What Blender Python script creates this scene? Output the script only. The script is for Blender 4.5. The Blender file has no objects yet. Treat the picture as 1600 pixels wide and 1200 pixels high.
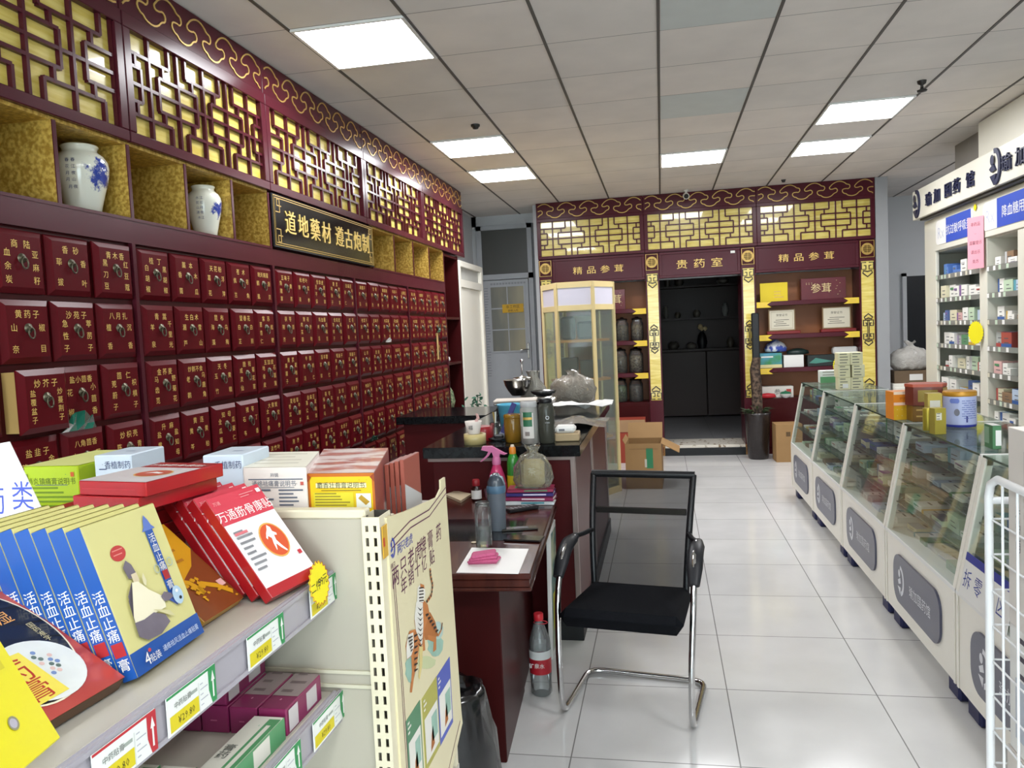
import bpy, math, random
from mathutils import Vector, Matrix, Euler
SC = bpy.context.scene
COL = SC.collection
PI = math.pi
rnd = random.Random(11)

# ---------------------------------------------------------------- camera, sky, exposure
FPX, YAW, PITCH, ROLL, EYE, CEIL = 1222.448, .191304, -.064851, -.046823, 1.56, 3.11
_ca, _sa, _cb, _sb, _cc, _sc = math.cos(YAW), math.sin(YAW), math.cos(PITCH), math.sin(PITCH), math.cos(ROLL), math.sin(ROLL)
FW = Vector((-_sa*_cb, _ca*_cb, _sb)); _rt = Vector((_ca, _sa, 0)); _up = _rt.cross(FW)
RT = _rt*_cc + _up*_sc; UP = -_rt*_sc + _up*_cc
cam_data = bpy.data.cameras.new('camera'); cam = bpy.data.objects.new('camera', cam_data); COL.objects.link(cam)
cam_data.sensor_width = 36; cam_data.lens = FPX*36/1600; cam_data.clip_start = .02
cam.matrix_world = Matrix(((RT.x, UP.x, -FW.x, 0), (RT.y, UP.y, -FW.y, 0), (RT.z, UP.z, -FW.z, EYE), (0, 0, 0, 1)))
SC.camera = cam
world = bpy.data.worlds.new('sky'); SC.world = world; world.use_nodes = True
world.node_tree.nodes['Background'].inputs[0].default_value = (.80, .88, 1, 1)
world.node_tree.nodes['Background'].inputs[1].default_value = 2.6
SC.view_settings.view_transform = 'Standard'; SC.view_settings.look = 'None'
SC.view_settings.gamma = 1; SC.view_settings.use_curve_mapping = False
SC.view_settings.exposure = 2.0
PANEL = 8.5          # brightness of the ceiling light panels
SC.cycles.max_bounces = 8; SC.cycles.transparent_max_bounces = 24; SC.cycles.use_denoising = True
SC.cycles.caustics_reflective = False; SC.cycles.caustics_refractive = False
SC.cycles.sample_clamp_indirect = 6

# where the sight line of a point of the photograph meets a plane of the room
def _ray(x, y): return RT*((x-800)/FPX) + UP*((600-y)/FPX) + FW
def atZ(x, y, z): d = _ray(x, y); return Vector((0, 0, EYE)) + d*((z-EYE)/d.z)
def atX(x, y, v): d = _ray(x, y); return Vector((0, 0, EYE)) + d*(v/d.x)
def atY(x, y, v): d = _ray(x, y); return Vector((0, 0, EYE)) + d*(v/d.y)

# ---------------------------------------------------------------- materials
def lin(h):
    h = h.lstrip('#'); c = [int(h[i:i+2], 16)/255 for i in (0, 2, 4)]
    return tuple(x/12.92 if x <= .04045 else ((x+.055)/1.055)**2.4 for x in c) + (1,)
_M = {}
def mat(h, rough=.5, metal=0, coat=0, var=.06, vs=8, bump=0, bs=60, name=None, spec=.4):
    key = (h, rough, metal, coat, var, vs, bump, bs, spec)
    if key in _M: return _M[key]
    m = bpy.data.materials.new(name or 'paint_'+h.lstrip('#')); m.use_nodes = True; nt = m.node_tree; b = nt.nodes['Principled BSDF']
    c = lin(h)
    b.inputs['Roughness'].default_value = rough; b.inputs['Metallic'].default_value = metal
    b.inputs['Specular IOR Level'].default_value = spec
    if coat: b.inputs['Coat Weight'].default_value = coat; b.inputs['Coat Roughness'].default_value = .12
    tc = nt.nodes.new('ShaderNodeTexCoord')
    if var:
        n = nt.nodes.new('ShaderNodeTexNoise'); n.inputs['Scale'].default_value = vs; n.inputs['Detail'].default_value = 4
        mx = nt.nodes.new('ShaderNodeMix'); mx.data_type = 'RGBA'
        mx.inputs[6].default_value = tuple(x*(1-var) for x in c[:3])+(1,); mx.inputs[7].default_value = tuple(min(1, x*(1+var)) for x in c[:3])+(1,)
        nt.links.new(tc.outputs['Object'], n.inputs['Vector']); nt.links.new(n.outputs['Fac'], mx.inputs[0]); nt.links.new(mx.outputs[2], b.inputs['Base Color'])
    else: b.inputs['Base Color'].default_value = c
    if bump:
        n2 = nt.nodes.new('ShaderNodeTexNoise'); n2.inputs['Scale'].default_value = bs; n2.inputs['Detail'].default_value = 3
        bp = nt.nodes.new('ShaderNodeBump'); bp.inputs['Strength'].default_value = bump; bp.inputs['Distance'].default_value = .01
        nt.links.new(tc.outputs['Object'], n2.inputs['Vector']); nt.links.new(n2.outputs['Fac'], bp.inputs['Height']); nt.links.new(bp.outputs[0], b.inputs['Normal'])
    _M[key] = m; return m
def emit(h, s):
    key = ('emit', h, s)
    if key in _M: return _M[key]
    m = bpy.data.materials.new('lamp_diffuser'); m.use_nodes = True; nt = m.node_tree; nt.nodes.remove(nt.nodes['Principled BSDF'])
    e = nt.nodes.new('ShaderNodeEmission'); e.inputs[0].default_value = lin(h); e.inputs[1].default_value = s
    nt.links.new(e.outputs[0], nt.nodes['Material Output'].inputs[0]); _M[key] = m; return m
def sheer(h, clear, gloss=.5, rough=.05, ior=1.45, bump=0):
    """thin glass, film or netting: part clear, part tinted body, with a sheen that grows at grazing angles"""
    key = ('sheer', h, clear, gloss, rough, ior, bump)
    if key in _M: return _M[key]
    m = bpy.data.materials.new('sheer_'+h.lstrip('#')); m.use_nodes = True; nt = m.node_tree; nt.nodes.remove(nt.nodes['Principled BSDF'])
    N = nt.nodes.new
    t = N('ShaderNodeBsdfTransparent'); t.inputs[0].default_value = tuple(.35+.65*x for x in lin(h)[:3])+(1,)
    d = N('ShaderNodeBsdfDiffuse'); d.inputs[0].default_value = lin(h)
    a = N('ShaderNodeMixShader'); a.inputs[0].default_value = clear; nt.links.new(d.outputs[0], a.inputs[1]); nt.links.new(t.outputs[0], a.inputs[2])
    g = N('ShaderNodeBsdfGlossy'); g.inputs['Roughness'].default_value = rough
    f = N('ShaderNodeFresnel'); f.inputs[0].default_value = ior
    if bump:
        tc = N('ShaderNodeTexCoord'); nz = N('ShaderNodeTexNoise'); nz.inputs['Scale'].default_value = 26; nz.inputs['Detail'].default_value = 3; nz.inputs['Distortion'].default_value = 1.5
        bp = N('ShaderNodeBump'); bp.inputs['Strength'].default_value = bump; bp.inputs['Distance'].default_value = .02
        nt.links.new(tc.outputs['Object'], nz.inputs['Vector']); nt.links.new(nz.outputs['Fac'], bp.inputs['Height']); nt.links.new(bp.outputs[0], g.inputs['Normal']); nt.links.new(bp.outputs[0], d.inputs['Normal']); nt.links.new(bp.outputs[0], f.inputs['Normal'])
    mu = N('ShaderNodeMath'); mu.operation = 'MULTIPLY'; mu.inputs[1].default_value = gloss; nt.links.new(f.outputs[0], mu.inputs[0])
    b = N('ShaderNodeMixShader'); nt.links.new(mu.outputs[0], b.inputs[0]); nt.links.new(a.outputs[0], b.inputs[1]); nt.links.new(g.outputs[0], b.inputs[2])
    nt.links.new(b.outputs[0], nt.nodes['Material Output'].inputs[0]); _M[key] = m; return m
def two_tone(name, h1, h2, scale, lo, hi, rough=.5, metal=0, stretch=(1, 1, 1), coat=0, detail=4, bump=0, spec=.4):
    m = bpy.data.materials.new(name); m.use_nodes = True; nt = m.node_tree; b = nt.nodes['Principled BSDF']; N = nt.nodes.new
    tc = N('ShaderNodeTexCoord'); mp = N('ShaderNodeMapping'); mp.inputs['Scale'].default_value = stretch
    n = N('ShaderNodeTexNoise'); n.inputs['Scale'].default_value = scale; n.inputs['Detail'].default_value = detail
    r = N('ShaderNodeValToRGB'); r.color_ramp.elements[0].position = lo; r.color_ramp.elements[1].position = hi
    r.color_ramp.elements[0].color = lin(h1); r.color_ramp.elements[1].color = lin(h2)
    nt.links.new(tc.outputs['Object'], mp.inputs[0]); nt.links.new(mp.outputs[0], n.inputs['Vector']); nt.links.new(n.outputs['Fac'], r.inputs[0]); nt.links.new(r.outputs[0], b.inputs['Base Color'])
    b.inputs['Roughness'].default_value = rough; b.inputs['Metallic'].default_value = metal; b.inputs['Coat Weight'].default_value = coat; b.inputs['Specular IOR Level'].default_value = spec
    if bump:
        bp = N('ShaderNodeBump'); bp.inputs['Strength'].default_value = bump; bp.inputs['Distance'].default_value = .01
        nt.links.new(n.outputs['Fac'], bp.inputs['Height']); nt.links.new(bp.outputs[0], b.inputs['Normal'])
    return m
def tiles(name, size, ox, oy, c1, c2, grout, gw, rough, coat=0, bump=0):
    m = bpy.data.materials.new(name); m.use_nodes = True; nt = m.node_tree; b = nt.nodes['Principled BSDF']; N = nt.nodes.new
    tc = N('ShaderNodeTexCoord'); mp = N('ShaderNodeMapping'); mp.inputs['Location'].default_value = (-ox, -oy, 0)
    br = N('ShaderNodeTexBrick'); br.offset = 0; br.squash = 1
    for k, v in (('Scale', 1), ('Mortar Size', gw), ('Mortar Smooth', .3), ('Bias', 0), ('Brick Width', size), ('Row Height', size)): br.inputs[k].default_value = v
    br.inputs['Color1'].default_value = lin(c1); br.inputs['Color2'].default_value = lin(c2); br.inputs['Mortar'].default_value = lin(grout)
    n = N('ShaderNodeTexNoise'); n.inputs['Scale'].default_value = 3.0; n.inputs['Detail'].default_value = 5
    mx = N('ShaderNodeMix'); mx.data_type = 'RGBA'; mx.blend_type = 'MULTIPLY'; mx.inputs[0].default_value = .25
    nt.links.new(tc.outputs['Object'], mp.inputs[0]); nt.links.new(mp.outputs[0], br.inputs['Vector']); nt.links.new(tc.outputs['Object'], n.inputs['Vector'])
    nt.links.new(br.outputs['Color'], mx.inputs[6]); nt.links.new(n.outputs['Fac'], mx.inputs[7]); nt.links.new(mx.outputs[2], b.inputs['Base Color'])
    b.inputs['Roughness'].default_value = rough
    if bump:
        bp = N('ShaderNodeBump'); bp.inputs['Strength'].default_value = bump; bp.inputs['Distance'].default_value = .003; bp.invert = True
        nt.links.new(br.outputs['Fac'], bp.inputs['Height']); nt.links.new(bp.outputs[0], b.inputs['Normal'])
    return m

# ---------------------------------------------------------------- lettering
_fc = bpy.data.curves.new('lettering', 'FONT'); _fo = bpy.data.objects.new('lettering', _fc); COL.objects.link(_fo)
_G = {}
def glyph(ch, res=2):
    if (ch, res) not in _G:
        _fc.body = ch; _fc.resolution_u = res
        me = _fo.evaluated_get(bpy.context.evaluated_depsgraph_get()).to_mesh()
        vs = [(v.co.x, v.co.y) for v in me.vertices]; fs = [tuple(p.vertices) for p in me.polygons]
        w = max((x for x, y in vs), default=.3)
        _G[(ch, res)] = (vs, fs, 1.0 if ord(ch) > 0x2e80 else w+.06)
    return _G[(ch, res)]

# ---------------------------------------------------------------- mesh builder
def T(x=0, y=0, z=0): return Matrix.Translation((x, y, z))
def Rz(a): return Matrix.Rotation(math.radians(a), 4, 'Z')
def Rx(a): return Matrix.Rotation(math.radians(a), 4, 'X')
def Ry(a): return Matrix.Rotation(math.radians(a), 4, 'Y')
def frame(o, u, v):
    u = Vector(u).normalized(); v = Vector(v).normalized(); n = u.cross(v); o = Vector(o)
    return Matrix(((u.x, v.x, n.x, o.x), (u.y, v.y, n.y, o.y), (u.z, v.z, n.z, o.z), (0, 0, 0, 1)))
class MB:
    def __init__(s): s.v = []; s.f = []; s.mi = []; s.sm = []; s.mats = []
    def m(s, mt):
        if mt not in s.mats: s.mats.append(mt)
        return s.mats.index(mt)
    def add(s, vs, fs, mt, M=None, smooth=False):
        o = len(s.v); k = s.m(mt)
        if M is None: s.v += [tuple(v) for v in vs]
        else: s.v += [tuple(M @ Vector(v)) for v in vs]
        for f in fs: s.f.append(tuple(i+o for i in f)); s.mi.append(k); s.sm.append(smooth)
        return s
    def box(s, x0, x1, y0, y1, z0, z1, mt, M=None, bev=0):
        if x0 > x1: x0, x1 = x1, x0
        if y0 > y1: y0, y1 = y1, y0
        if z0 > z1: z0, z1 = z1, z0
        bev = min(bev, (x1-x0)*.49, (y1-y0)*.49, (z1-z0)*.49)
        if bev <= 0:
            v = [(x, y, z) for z in (z0, z1) for y in (y0, y1) for x in (x0, x1)]
            return s.add(v, [(0, 2, 3, 1), (4, 5, 7, 6), (0, 1, 5, 4), (2, 6, 7, 3), (0, 4, 6, 2), (1, 3, 7, 5)], mt, M)
        L = (x0, y0, z0); H = (x1, y1, z1); v = []; ix = {}
        for c in range(8):
            sgn = [(c >> k) & 1 for k in range(3)]
            for a in range(3):
                p = [(H[k] if sgn[k] else L[k]) if k == a else ((H[k]-bev) if sgn[k] else (L[k]+bev)) for k in range(3)]
                ix[(c, a)] = len(v); v.append(tuple(p))
        fs = []
        for a in range(3):
            b, c = [(1, 2), (2, 0), (0, 1)][a]
            for sd in (0, 1):
                cs = [(sd << a), (sd << a) | (1 << b), (sd << a) | (1 << b) | (1 << c), (sd << a) | (1 << c)]
                q = [ix[(k, a)] for k in cs]; fs.append(tuple(q if sd else q[::-1]))
        for a in range(3):
            b, c = [k for k in range(3) if k != a]
            for sb in (0, 1):
                for sc in (0, 1):
                    c0 = (sb << b) | (sc << c); c1 = c0 | (1 << a)
                    fs.append((ix[(c0, b)], ix[(c1, b)], ix[(c1, c)], ix[(c0, c)]))
        for c in range(8): fs.append((ix[(c, 0)], ix[(c, 1)], ix[(c, 2)]))
        return s.add(v, fs, mt, M)
    def quad(s, pts, mt, M=None): return s.add(pts, [tuple(range(len(pts)))], mt, M)
    def rect(s, x0, y0, x1, y1, mt, M=None, z=0): return s.add([(x0, y0, z), (x1, y0, z), (x1, y1, z), (x0, y1, z)], [(0, 1, 2, 3)], mt, M)
    def prism(s, pts, z0, z1, mt, M=None):
        n = len(pts); v = [(x, y, z0) for x, y in pts]+[(x, y, z1) for x, y in pts]
        return s.add(v, [tuple(range(n))[::-1], tuple(range(n, 2*n))]+[(i, (i+1) % n, n+(i+1) % n, n+i) for i in range(n)], mt, M)
    def disc(s, cx, cy, rx, ry, mt, M=None, z=0, n=28, star=0):
        p = []
        for i in range(n):
            k = 1-star*(i % 2); a = 2*PI*i/n; p.append((cx+rx*k*math.cos(a), cy+ry*k*math.sin(a), z))
        return s.add(p, [tuple(range(n))], mt, M)
    def ring(s, cx, cy, r0, r1, mt, M=None, z=0, n=28):
        v = []
        for i in range(n):
            a = 2*PI*i/n; v += [(cx+r0*math.cos(a), cy+r0*math.sin(a), z), (cx+r1*math.cos(a), cy+r1*math.sin(a), z)]
        return s.add(v, [(2*i, 2*i+1, (2*i+3) % (2*n), (2*i+2) % (2*n)) for i in range(n)], mt, M)
    def lathe(s, prof, mt, M=None, n=24, sx=1, sy=1, cap=True, smooth=True):
        v = []; k = len(prof)
        for i in range(n):
            a = 2*PI*i/n; v += [(r*math.cos(a)*sx, r*math.sin(a)*sy, z) for r, z in prof]
        fs = [(i*k+j, ((i+1) % n)*k+j, ((i+1) % n)*k+j+1, i*k+j+1) for i in range(n) for j in range(k-1)]
        s.add(v, fs, mt, M, smooth)
        if cap:
            for j, rev in ((0, True), (k-1, False)):
                r, z = prof[j]
                if r > 1e-5:
                    c = [(r*math.cos(2*PI*i/n)*sx, r*math.sin(2*PI*i/n)*sy, z) for i in range(n)]
                    s.add(c, [tuple(range(n))[::-1] if rev else tuple(range(n))], mt, M)
        return s
    def tube(s, pts, r, mt, M=None, n=10, closed=False, flat=1, rs=None):
        P = [Vector(p) for p in pts]; k = len(P); v = []; nrm = None
        for i in range(k):
            if closed: t = P[(i+1) % k]-P[i-1]
            else: t = P[min(i+1, k-1)]-P[max(i-1, 0)]
            t.normalize()
            if nrm is None: nrm = t.orthogonal().normalized() if abs(t.z) > .9 else Vector((0, 0, 1))
            nrm = nrm-t*nrm.dot(t)
            if nrm.length < 1e-4: nrm = t.orthogonal()
            nrm.normalize(); b = t.cross(nrm)
            rr = rs[i] if rs else r
            for j in range(n):
                a = 2*PI*j/n; v.append(P[i]+nrm*(rr*math.cos(a))+b*(rr*flat*math.sin(a)))
        fs = []
        for i in range(k if closed else k-1):
            for j in range(n): fs.append((i*n+j, i*n+(j+1) % n, ((i+1) % k)*n+(j+1) % n, ((i+1) % k)*n+j))
        s.add(v, fs, mt, M, True)
        if not closed: s.add([v[j] for j in range(n)], [tuple(range(n))[::-1]], mt, M); s.add([v[(k-1)*n+j] for j in range(n)], [tuple(range(n))], mt, M)
        return s
    def ribbon(s, pts, w, t, mt, M=None, closed=False):
        """a flat raised band along 2-D points, w wide, t thick"""
        P = [Vector((x, y)) for x, y in pts]; k = len(P); v = []
        for i in range(k):
            d = (P[(i+1) % k]-P[i-1]) if closed else (P[min(i+1, k-1)]-P[max(i-1, 0)])
            d.normalize(); n = Vector((-d.y, d.x))*w/2
            a, b = P[i]+n, P[i]-n; v += [(a.x, a.y, 0), (b.x, b.y, 0), (b.x, b.y, t), (a.x, a.y, t)]
        fs = []
        for i in range(k if closed else k-1):
            a, b = i*4, ((i+1) % k)*4
            fs += [(a+3, a+2, b+2, b+3), (a+1, b+1, b+2, a+2), (a, a+3, b+3, b)]
        return s.add(v, fs, mt, M)
    def text(s, tx, h, mt, M=None, cx=0, cy=0, vert=False, gap=1.0, sx=1, res=2, z=0, ext=0, spread=None):
        k = h/.88; n = len(tx)
        if vert:
            st = h*1.12*gap if spread is None else spread
            for i, ch in enumerate(tx):
                vs, fs, w = glyph(ch, res); y0 = cy+st*((n-1)/2-i)-.36*k
                s._gl(vs, fs, k, sx, cx-w*.5*k*sx, y0, z, ext, mt, M)
        else:
            ws = [glyph(c, res)[2]*k*sx*gap if c != ' ' else .4*k*sx for c in tx]; x = cx-sum(ws)/2
            for ch, w in zip(tx, ws):
                if ch != ' ':
                    vs, fs, _ = glyph(ch, res); s._gl(vs, fs, k, sx, x+(w-w/gap)/2, cy-.36*k, z, ext, mt, M)
                x += w
        return s
    def _gl(s, vs, fs, k, sx, x0, y0, z, ext, mt, M):
        P = [(x0+x*k*sx, y0+y*k, z+ext) for x, y in vs]
        s.add(P, fs, mt, M)
        if ext:
            ed = {}
            for f in fs:
                for a, b in zip(f, f[1:]+f[:1]): ed[(a, b)] = ed.get((a, b), 0)+1
            n = len(P); F = [(b, a, n+a, n+b) for (a, b) in ed if (b, a) not in ed]
            s.add(P+[(x, y, z) for x, y, _ in P], F, mt, M)
def obj(name, mb, parent=None, M=None):
    me = bpy.data.meshes.new(name); me.from_pydata(mb.v, [], mb.f)
    for k in mb.mats: me.materials.append(k)
    me.polygons.foreach_set('material_index', mb.mi); me.polygons.foreach_set('use_smooth', mb.sm); me.update()
    o = bpy.data.objects.new(name, me); COL.objects.link(o)
    if M is not None: o.matrix_world = M
    if parent: o.parent = parent
    return o
LABELS = {}
def tag(o, label, cat, group=None):
    o['label'] = label; o['category'] = cat
    if group: o['group'] = group
    return o
def thing(name, label, cat, M=None, group=None):
    o = bpy.data.objects.new(name, None); COL.objects.link(o); o.empty_display_size = .1
    if M is not None: o.matrix_world = M
    return tag(o, label, cat, group)
def struct(name, mb): o = obj(name, mb); o['kind'] = 'structure'; return o
def copy_tree(o, parent=None):
    c = o.copy(); COL.objects.link(c)
    if parent: c.parent = parent
    for ch in list(o.children): copy_tree(ch, c)
    return c
# faces of a carton that spans 0..w, 0..d, 0..h (front at y = 0): x right, y up, z outwards
def face_frame(f, w, d, h, e=.0005):
    return {'front': frame((0, -e, 0), (1, 0, 0), (0, 0, 1)), 'right': frame((w+e, 0, 0), (0, 1, 0), (0, 0, 1)), 'left': frame((-e, d, 0), (0, -1, 0), (0, 0, 1)),
            'top': frame((0, 0, h+e), (1, 0, 0), (0, 1, 0)), 'back': frame((w, d+e, 0), (-1, 0, 0), (0, 0, 1))}[f]
def face_size(f, w, d, h): return {'front': (w, h), 'back': (w, h), 'right': (d, h), 'left': (d, h), 'top': (w, d)}[f]
def carton(w, d, h, base, prints=(), bev=.0012):
    """a printed box; prints are given in fractions of the face they are on"""
    b = MB().box(0, w, 0, d, 0, h, base, bev=bev); lay = {}
    for p in prints:
        f, kind = p[0], p[1]; lay[f] = lay.get(f, 0)+1; F = face_frame(f, w, d, h, .0003+.00022*lay[f]); W, H = face_size(f, w, d, h)
        if kind == 'rect': b.rect(p[2]*W, p[3]*H, p[4]*W, p[5]*H, p[6], F)
        elif kind == 'disc': b.disc(p[2]*W, p[3]*H, p[4]*W, p[5]*H, p[6], F)
        elif kind == 'ring':
            pts = [(p[2]*W+p[4]*W*math.cos(a*PI/14), p[3]*H+p[5]*H*math.sin(a*PI/14)) for a in range(28)]; b.ribbon(pts, p[6], .0001, p[7], F, True)
        elif kind == 'text': b.text(p[2], p[5]*H, p[6], F, p[3]*W, p[4]*H, vert=len(p) > 7 and p[7] == 'v', sx=p[8] if len(p) > 8 else 1)
        elif kind == 'lines':
            n = p[6]
            for i in range(n):
                y = p[3]+(p[5]-p[3])*i/max(1, n-1); k = p[2]+(p[4]-p[2])*(.55+.45*rnd.random()); b.rect(p[2]*W, y*H, k*W, (y+(p[5]-p[3])/n*.45)*H, p[7], F)
        elif kind == 'poly': b.quad([(x*W, y*H, 0) for x, y in p[2]], p[3], F)
    return b

def patch(b, r, a0, a1, z0, z1, mt, n=8):
    v = []
    for i in range(n+1):
        a = math.radians(a0+(a1-a0)*i/n); v += [(r*math.cos(a), r*math.sin(a), z0), (r*math.cos(a), r*math.sin(a), z1)]
    b.add(v, [(2*i, 2*i+2, 2*i+3, 2*i+1) for i in range(n)], mt)
def crumple(b, amt, seed, z0=.01):
    r = random.Random(seed); o = [r.uniform(0, 9) for _ in range(6)]; out = []
    for x, y, z in b.v:
        k = 0 if z < z0 else 1
        q = math.sin(x*47+o[0]+3*math.sin(z*31+o[1]))+math.sin(y*53+z*37+o[2])+.6*math.sin(z*83+x*61+o[3])
        out.append((x*(1+amt*6*q*.3), y*(1+amt*6*q*.3), z+k*amt*.6*math.sin(x*71+y*59+o[4])))
    b.v = out
# common finishes
LACQ = mat('#571017', .28, var=.12, vs=5, name='dark_red_lacquer', spec=.10)
LACQ2 = mat('#4c1a24', .24, var=.1, vs=3, name='sheen_tinted_lacquer', spec=.2)  # purple cast of the sheen is mixed into this red
DARKRED = mat('#3d0e10', .34, var=.15, vs=4, name='brown_red_lacquer', spec=.14)
GOLDTX = mat('#e6c46c', .4, .1, name='gilt_lettering')
GILT = mat('#c9a55a', .38, .4, name='gilt_line')
GOLDP = two_tone('gold_backing', '#d3ba52', '#e9d67a', 5, .35, .65, .22, stretch=(1, 9, .6), coat=.6)
DAMASK = two_tone('gold_damask_paper', '#a5802f', '#d6b358', 60, .40, .62, .42, .2, bump=.4)
WHITEP = mat('#e4e0d4', .35, var=.02, name='cream_white_panel')
WHITE = mat('#e3e2de', .45, var=.03, name='white_card')
BLACK = mat('#0e0f12', .45, var=.1, name='black')
CHROME = mat('#c9c9c9', .12, 1, var=0, name='chrome')
STEEL = mat('#b9b7b2', .22, 1, var=.04, name='brushed_steel')
GLASS = sheer('#e6f0ea', .955, .38, .03)
CLEAR = sheer('#f0f5f5', .965, .9, .03)
KRAFT = mat('#9c7a50', .75, var=.1, name='brown_cardboard')
CREAM = mat('#d2cab0', .5, var=.02, name='cream_steel')
# ================================================================ the room
FLOORM = tiles('floor_tile', .6, .2223, 3.352, '#e4e3e1', '#dedddc', '#8d8c8a', .0028, .13, bump=.3)
CEILM = tiles('ceiling_tile', .6, .0366, 4.313, '#ece3db', '#e4ded8', '#8d8883', .0035, .8, bump=.3)
WALLM = mat('#c6c7c9', .7, var=.03, vs=2, name='pale_grey_wall')
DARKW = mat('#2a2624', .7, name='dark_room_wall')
b = MB().box(-2.7, 4.3, -4.3, 9.96, -.06, 0, FLOORM); b.box(-2.7, -1.44, 9.96, 10.4, -.06, 0, FLOORM); b.box(2.4, 4.3, 9.96, 11.3, -.06, 0, FLOORM)
struct('floor', b)
b = MB().box(-2.7, 4.3, -4.3, 11.3, CEIL, CEIL+.08, CEILM)
RUN = mat('#57534f', .6, name='ceiling_runner')
for i in range(-5, 8):
    x = .0366+.6*i
    if -2.6 < x < 4.2: b.box(x-.008, x+.008, -4.2, 11.2, CEIL-.005, CEIL-.0002, RUN)
STAIN = mat('#c9ccc8', .8, name='stained_tile')
for i, j in ((0, -1), (0, 2)):
    x, y = .0366+.6*i, 4.313+.6*j
    b.box(x+.012, x+.588, y+.006, y+.594, CEIL-.002, CEIL-.0005, STAIN)
struct('ceiling', b)
b = MB().box(-2.65, -2.525, -4.3, 8.09, 0, CEIL, WALLM); struct('wall_left', b)
struct('wall_left_end', MB().box(-2.6, -2.42, 8.09, 10.3, 0, CEIL, WALLM))
b = MB().box(4.3, 4.4, -4.3, 11.3, 0, CEIL, WALLM); struct('wall_right', b)
b = MB().box(-2.6, -2.36, 10.2, 10.35, 0, CEIL, WALLM)
b.box(-2.42, -1.44, 10.2, 10.35, 2.98, CEIL, WALLM); b.box(-1.62, -1.44, 10.2, 10.35, 0, 2.98, mat('#77797c', .6, name='grey_wall_strip'))
b.box(-2.42, -1.44, 10.27, 10.35, 0, CEIL, WALLM); b.box(-1.5, -1.44, 9.6, 10.2, 0, CEIL, WALLM)
b.box(-1.44, -.05, 9.93, 10.0, 0, CEIL, WALLM); b.box(.96, 2.4, 9.93, 10.0, 0, CEIL, WALLM); b.box(-.05, .96, 9.93, 10.0, 2.13, CEIL, WALLM)
b.box(2.40, 2.53, 9.5, 11.2, 0, CEIL, mat('#9b9c9e', .7, var=.03, name='grey_wall_end')); b.box(2.53, 4.3, 11.15, 11.3, 0, CEIL, WALLM); struct('wall_back', b)
# the unlit room behind the doorway, its floor one step up
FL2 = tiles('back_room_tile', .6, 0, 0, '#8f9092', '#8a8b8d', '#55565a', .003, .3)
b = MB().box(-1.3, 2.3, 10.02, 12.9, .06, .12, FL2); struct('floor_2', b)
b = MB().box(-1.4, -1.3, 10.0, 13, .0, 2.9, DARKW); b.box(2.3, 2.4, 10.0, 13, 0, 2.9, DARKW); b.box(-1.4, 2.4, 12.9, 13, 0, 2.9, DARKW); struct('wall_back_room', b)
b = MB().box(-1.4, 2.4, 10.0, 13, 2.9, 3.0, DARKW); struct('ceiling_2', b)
MARBLE = two_tone('speckled_marble', '#8d775c', '#ece6d8', 20, .34, .44, .25, stretch=(1, .5, 1))
b = MB().box(-.004, .931, 9.53, 10.06, .0, .121, MARBLE); b.box(-.004, .931, 9.50, 9.53, 0, .09, BLACK); struct('trim_1', b)
# shop front behind the photographer: one wide window
b = MB().box(-2.6, -2.2, -4.3, -4.15, 0, CEIL, WALLM); b.box(3.2, 4.3, -4.3, -4.15, 0, CEIL, WALLM); b.box(-2.2, 3.2, -4.3, -4.15, 2.75, CEIL, WALLM); b.box(-2.2, 3.2, -4.3, -4.15, 0, .12, WALLM); struct('wall_front', b)
b = MB()
for x in (-2.2, -.4, 1.4, 3.14): b.box(x, x+.06, -4.27, -4.19, .12, 2.75, WHITEP)
b.box(-2.2, 3.2, -4.27, -4.19, .12, .18, WHITEP); b.box(-2.2, 3.2, -4.27, -4.19, 2.69, 2.75, WHITEP)
b.box(-2.15, 3.15, -4.235, -4.228, .18, 2.69, GLASS); struct('window_1', b)

# ---------------------------------------------------------------- door at the far left with a transom and a frosted pane
GREYD = mat('#a3a5a9', .45, name='grey_door_paint')
FROST = two_tone('frosted_pane', '#6f6f68', '#b3a888', 1.6, .35, .7, .4, stretch=(1, 1, .3))
b = MB(); y = 10.2
x0, x1 = -2.36, -1.62
b.box(x0, x0+.07, y-.05, y, 0, 2.98, GREYD); b.box(x1-.06, x1, y-.05, y, 0, 2.98, GREYD); b.box(x0, x1, y-.05, y, 2.92, 2.98, GREYD); b.box(x0, x1, y-.05, y, 2.27, 2.34, GREYD)
b.box(x0+.07, x1-.06, y-.03, y-.01, 2.34, 2.92, mat('#474744', .35, name='dark_transom'))
d1 = struct('door_1', b)
b = MB().box(x0+.075, x1-.065, y-.07, y-.03, .02, 2.26, GREYD, bev=.004)
px0, px1, pz0, pz1 = x0+.17, x1-.13, 1.33, 2.17
b.rect(px0, pz0, px1, pz1, FROST, frame((0, y-.0705, 0), (1, 0, 0), (0, 0, 1)))
for k in (1, 2): z = pz0+(pz1-pz0)*k/3; b.box(px0, px1, y-.078, y-.07, z-.008, z+.008, GREYD)
b.box((px0+px1)/2-.006, (px0+px1)/2+.006, y-.078, y-.07, pz0, pz1, GREYD)
b.box(px0-.02, px0, y-.08, y-.07, pz0-.02, pz1+.02, GREYD); b.box(px1, px1+.02, y-.08, y-.07, pz0-.02, pz1+.02, GREYD); b.box(px0, px1, y-.08, y-.07, pz1, pz1+.02, GREYD); b.box(px0, px1, y-.08, y-.07, pz0-.02, pz0, GREYD)
pt = frame((0, y-.0708, 0), (1, 0, 0), (0, 0, 1)); PR = mat('#86888c', .5, name='faint_print')
for k in range(34): b.rect(x0+.085, 1.0+k*.035, x0+.115+.03*rnd.random(), 1.012+k*.035, PR, pt)
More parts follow.
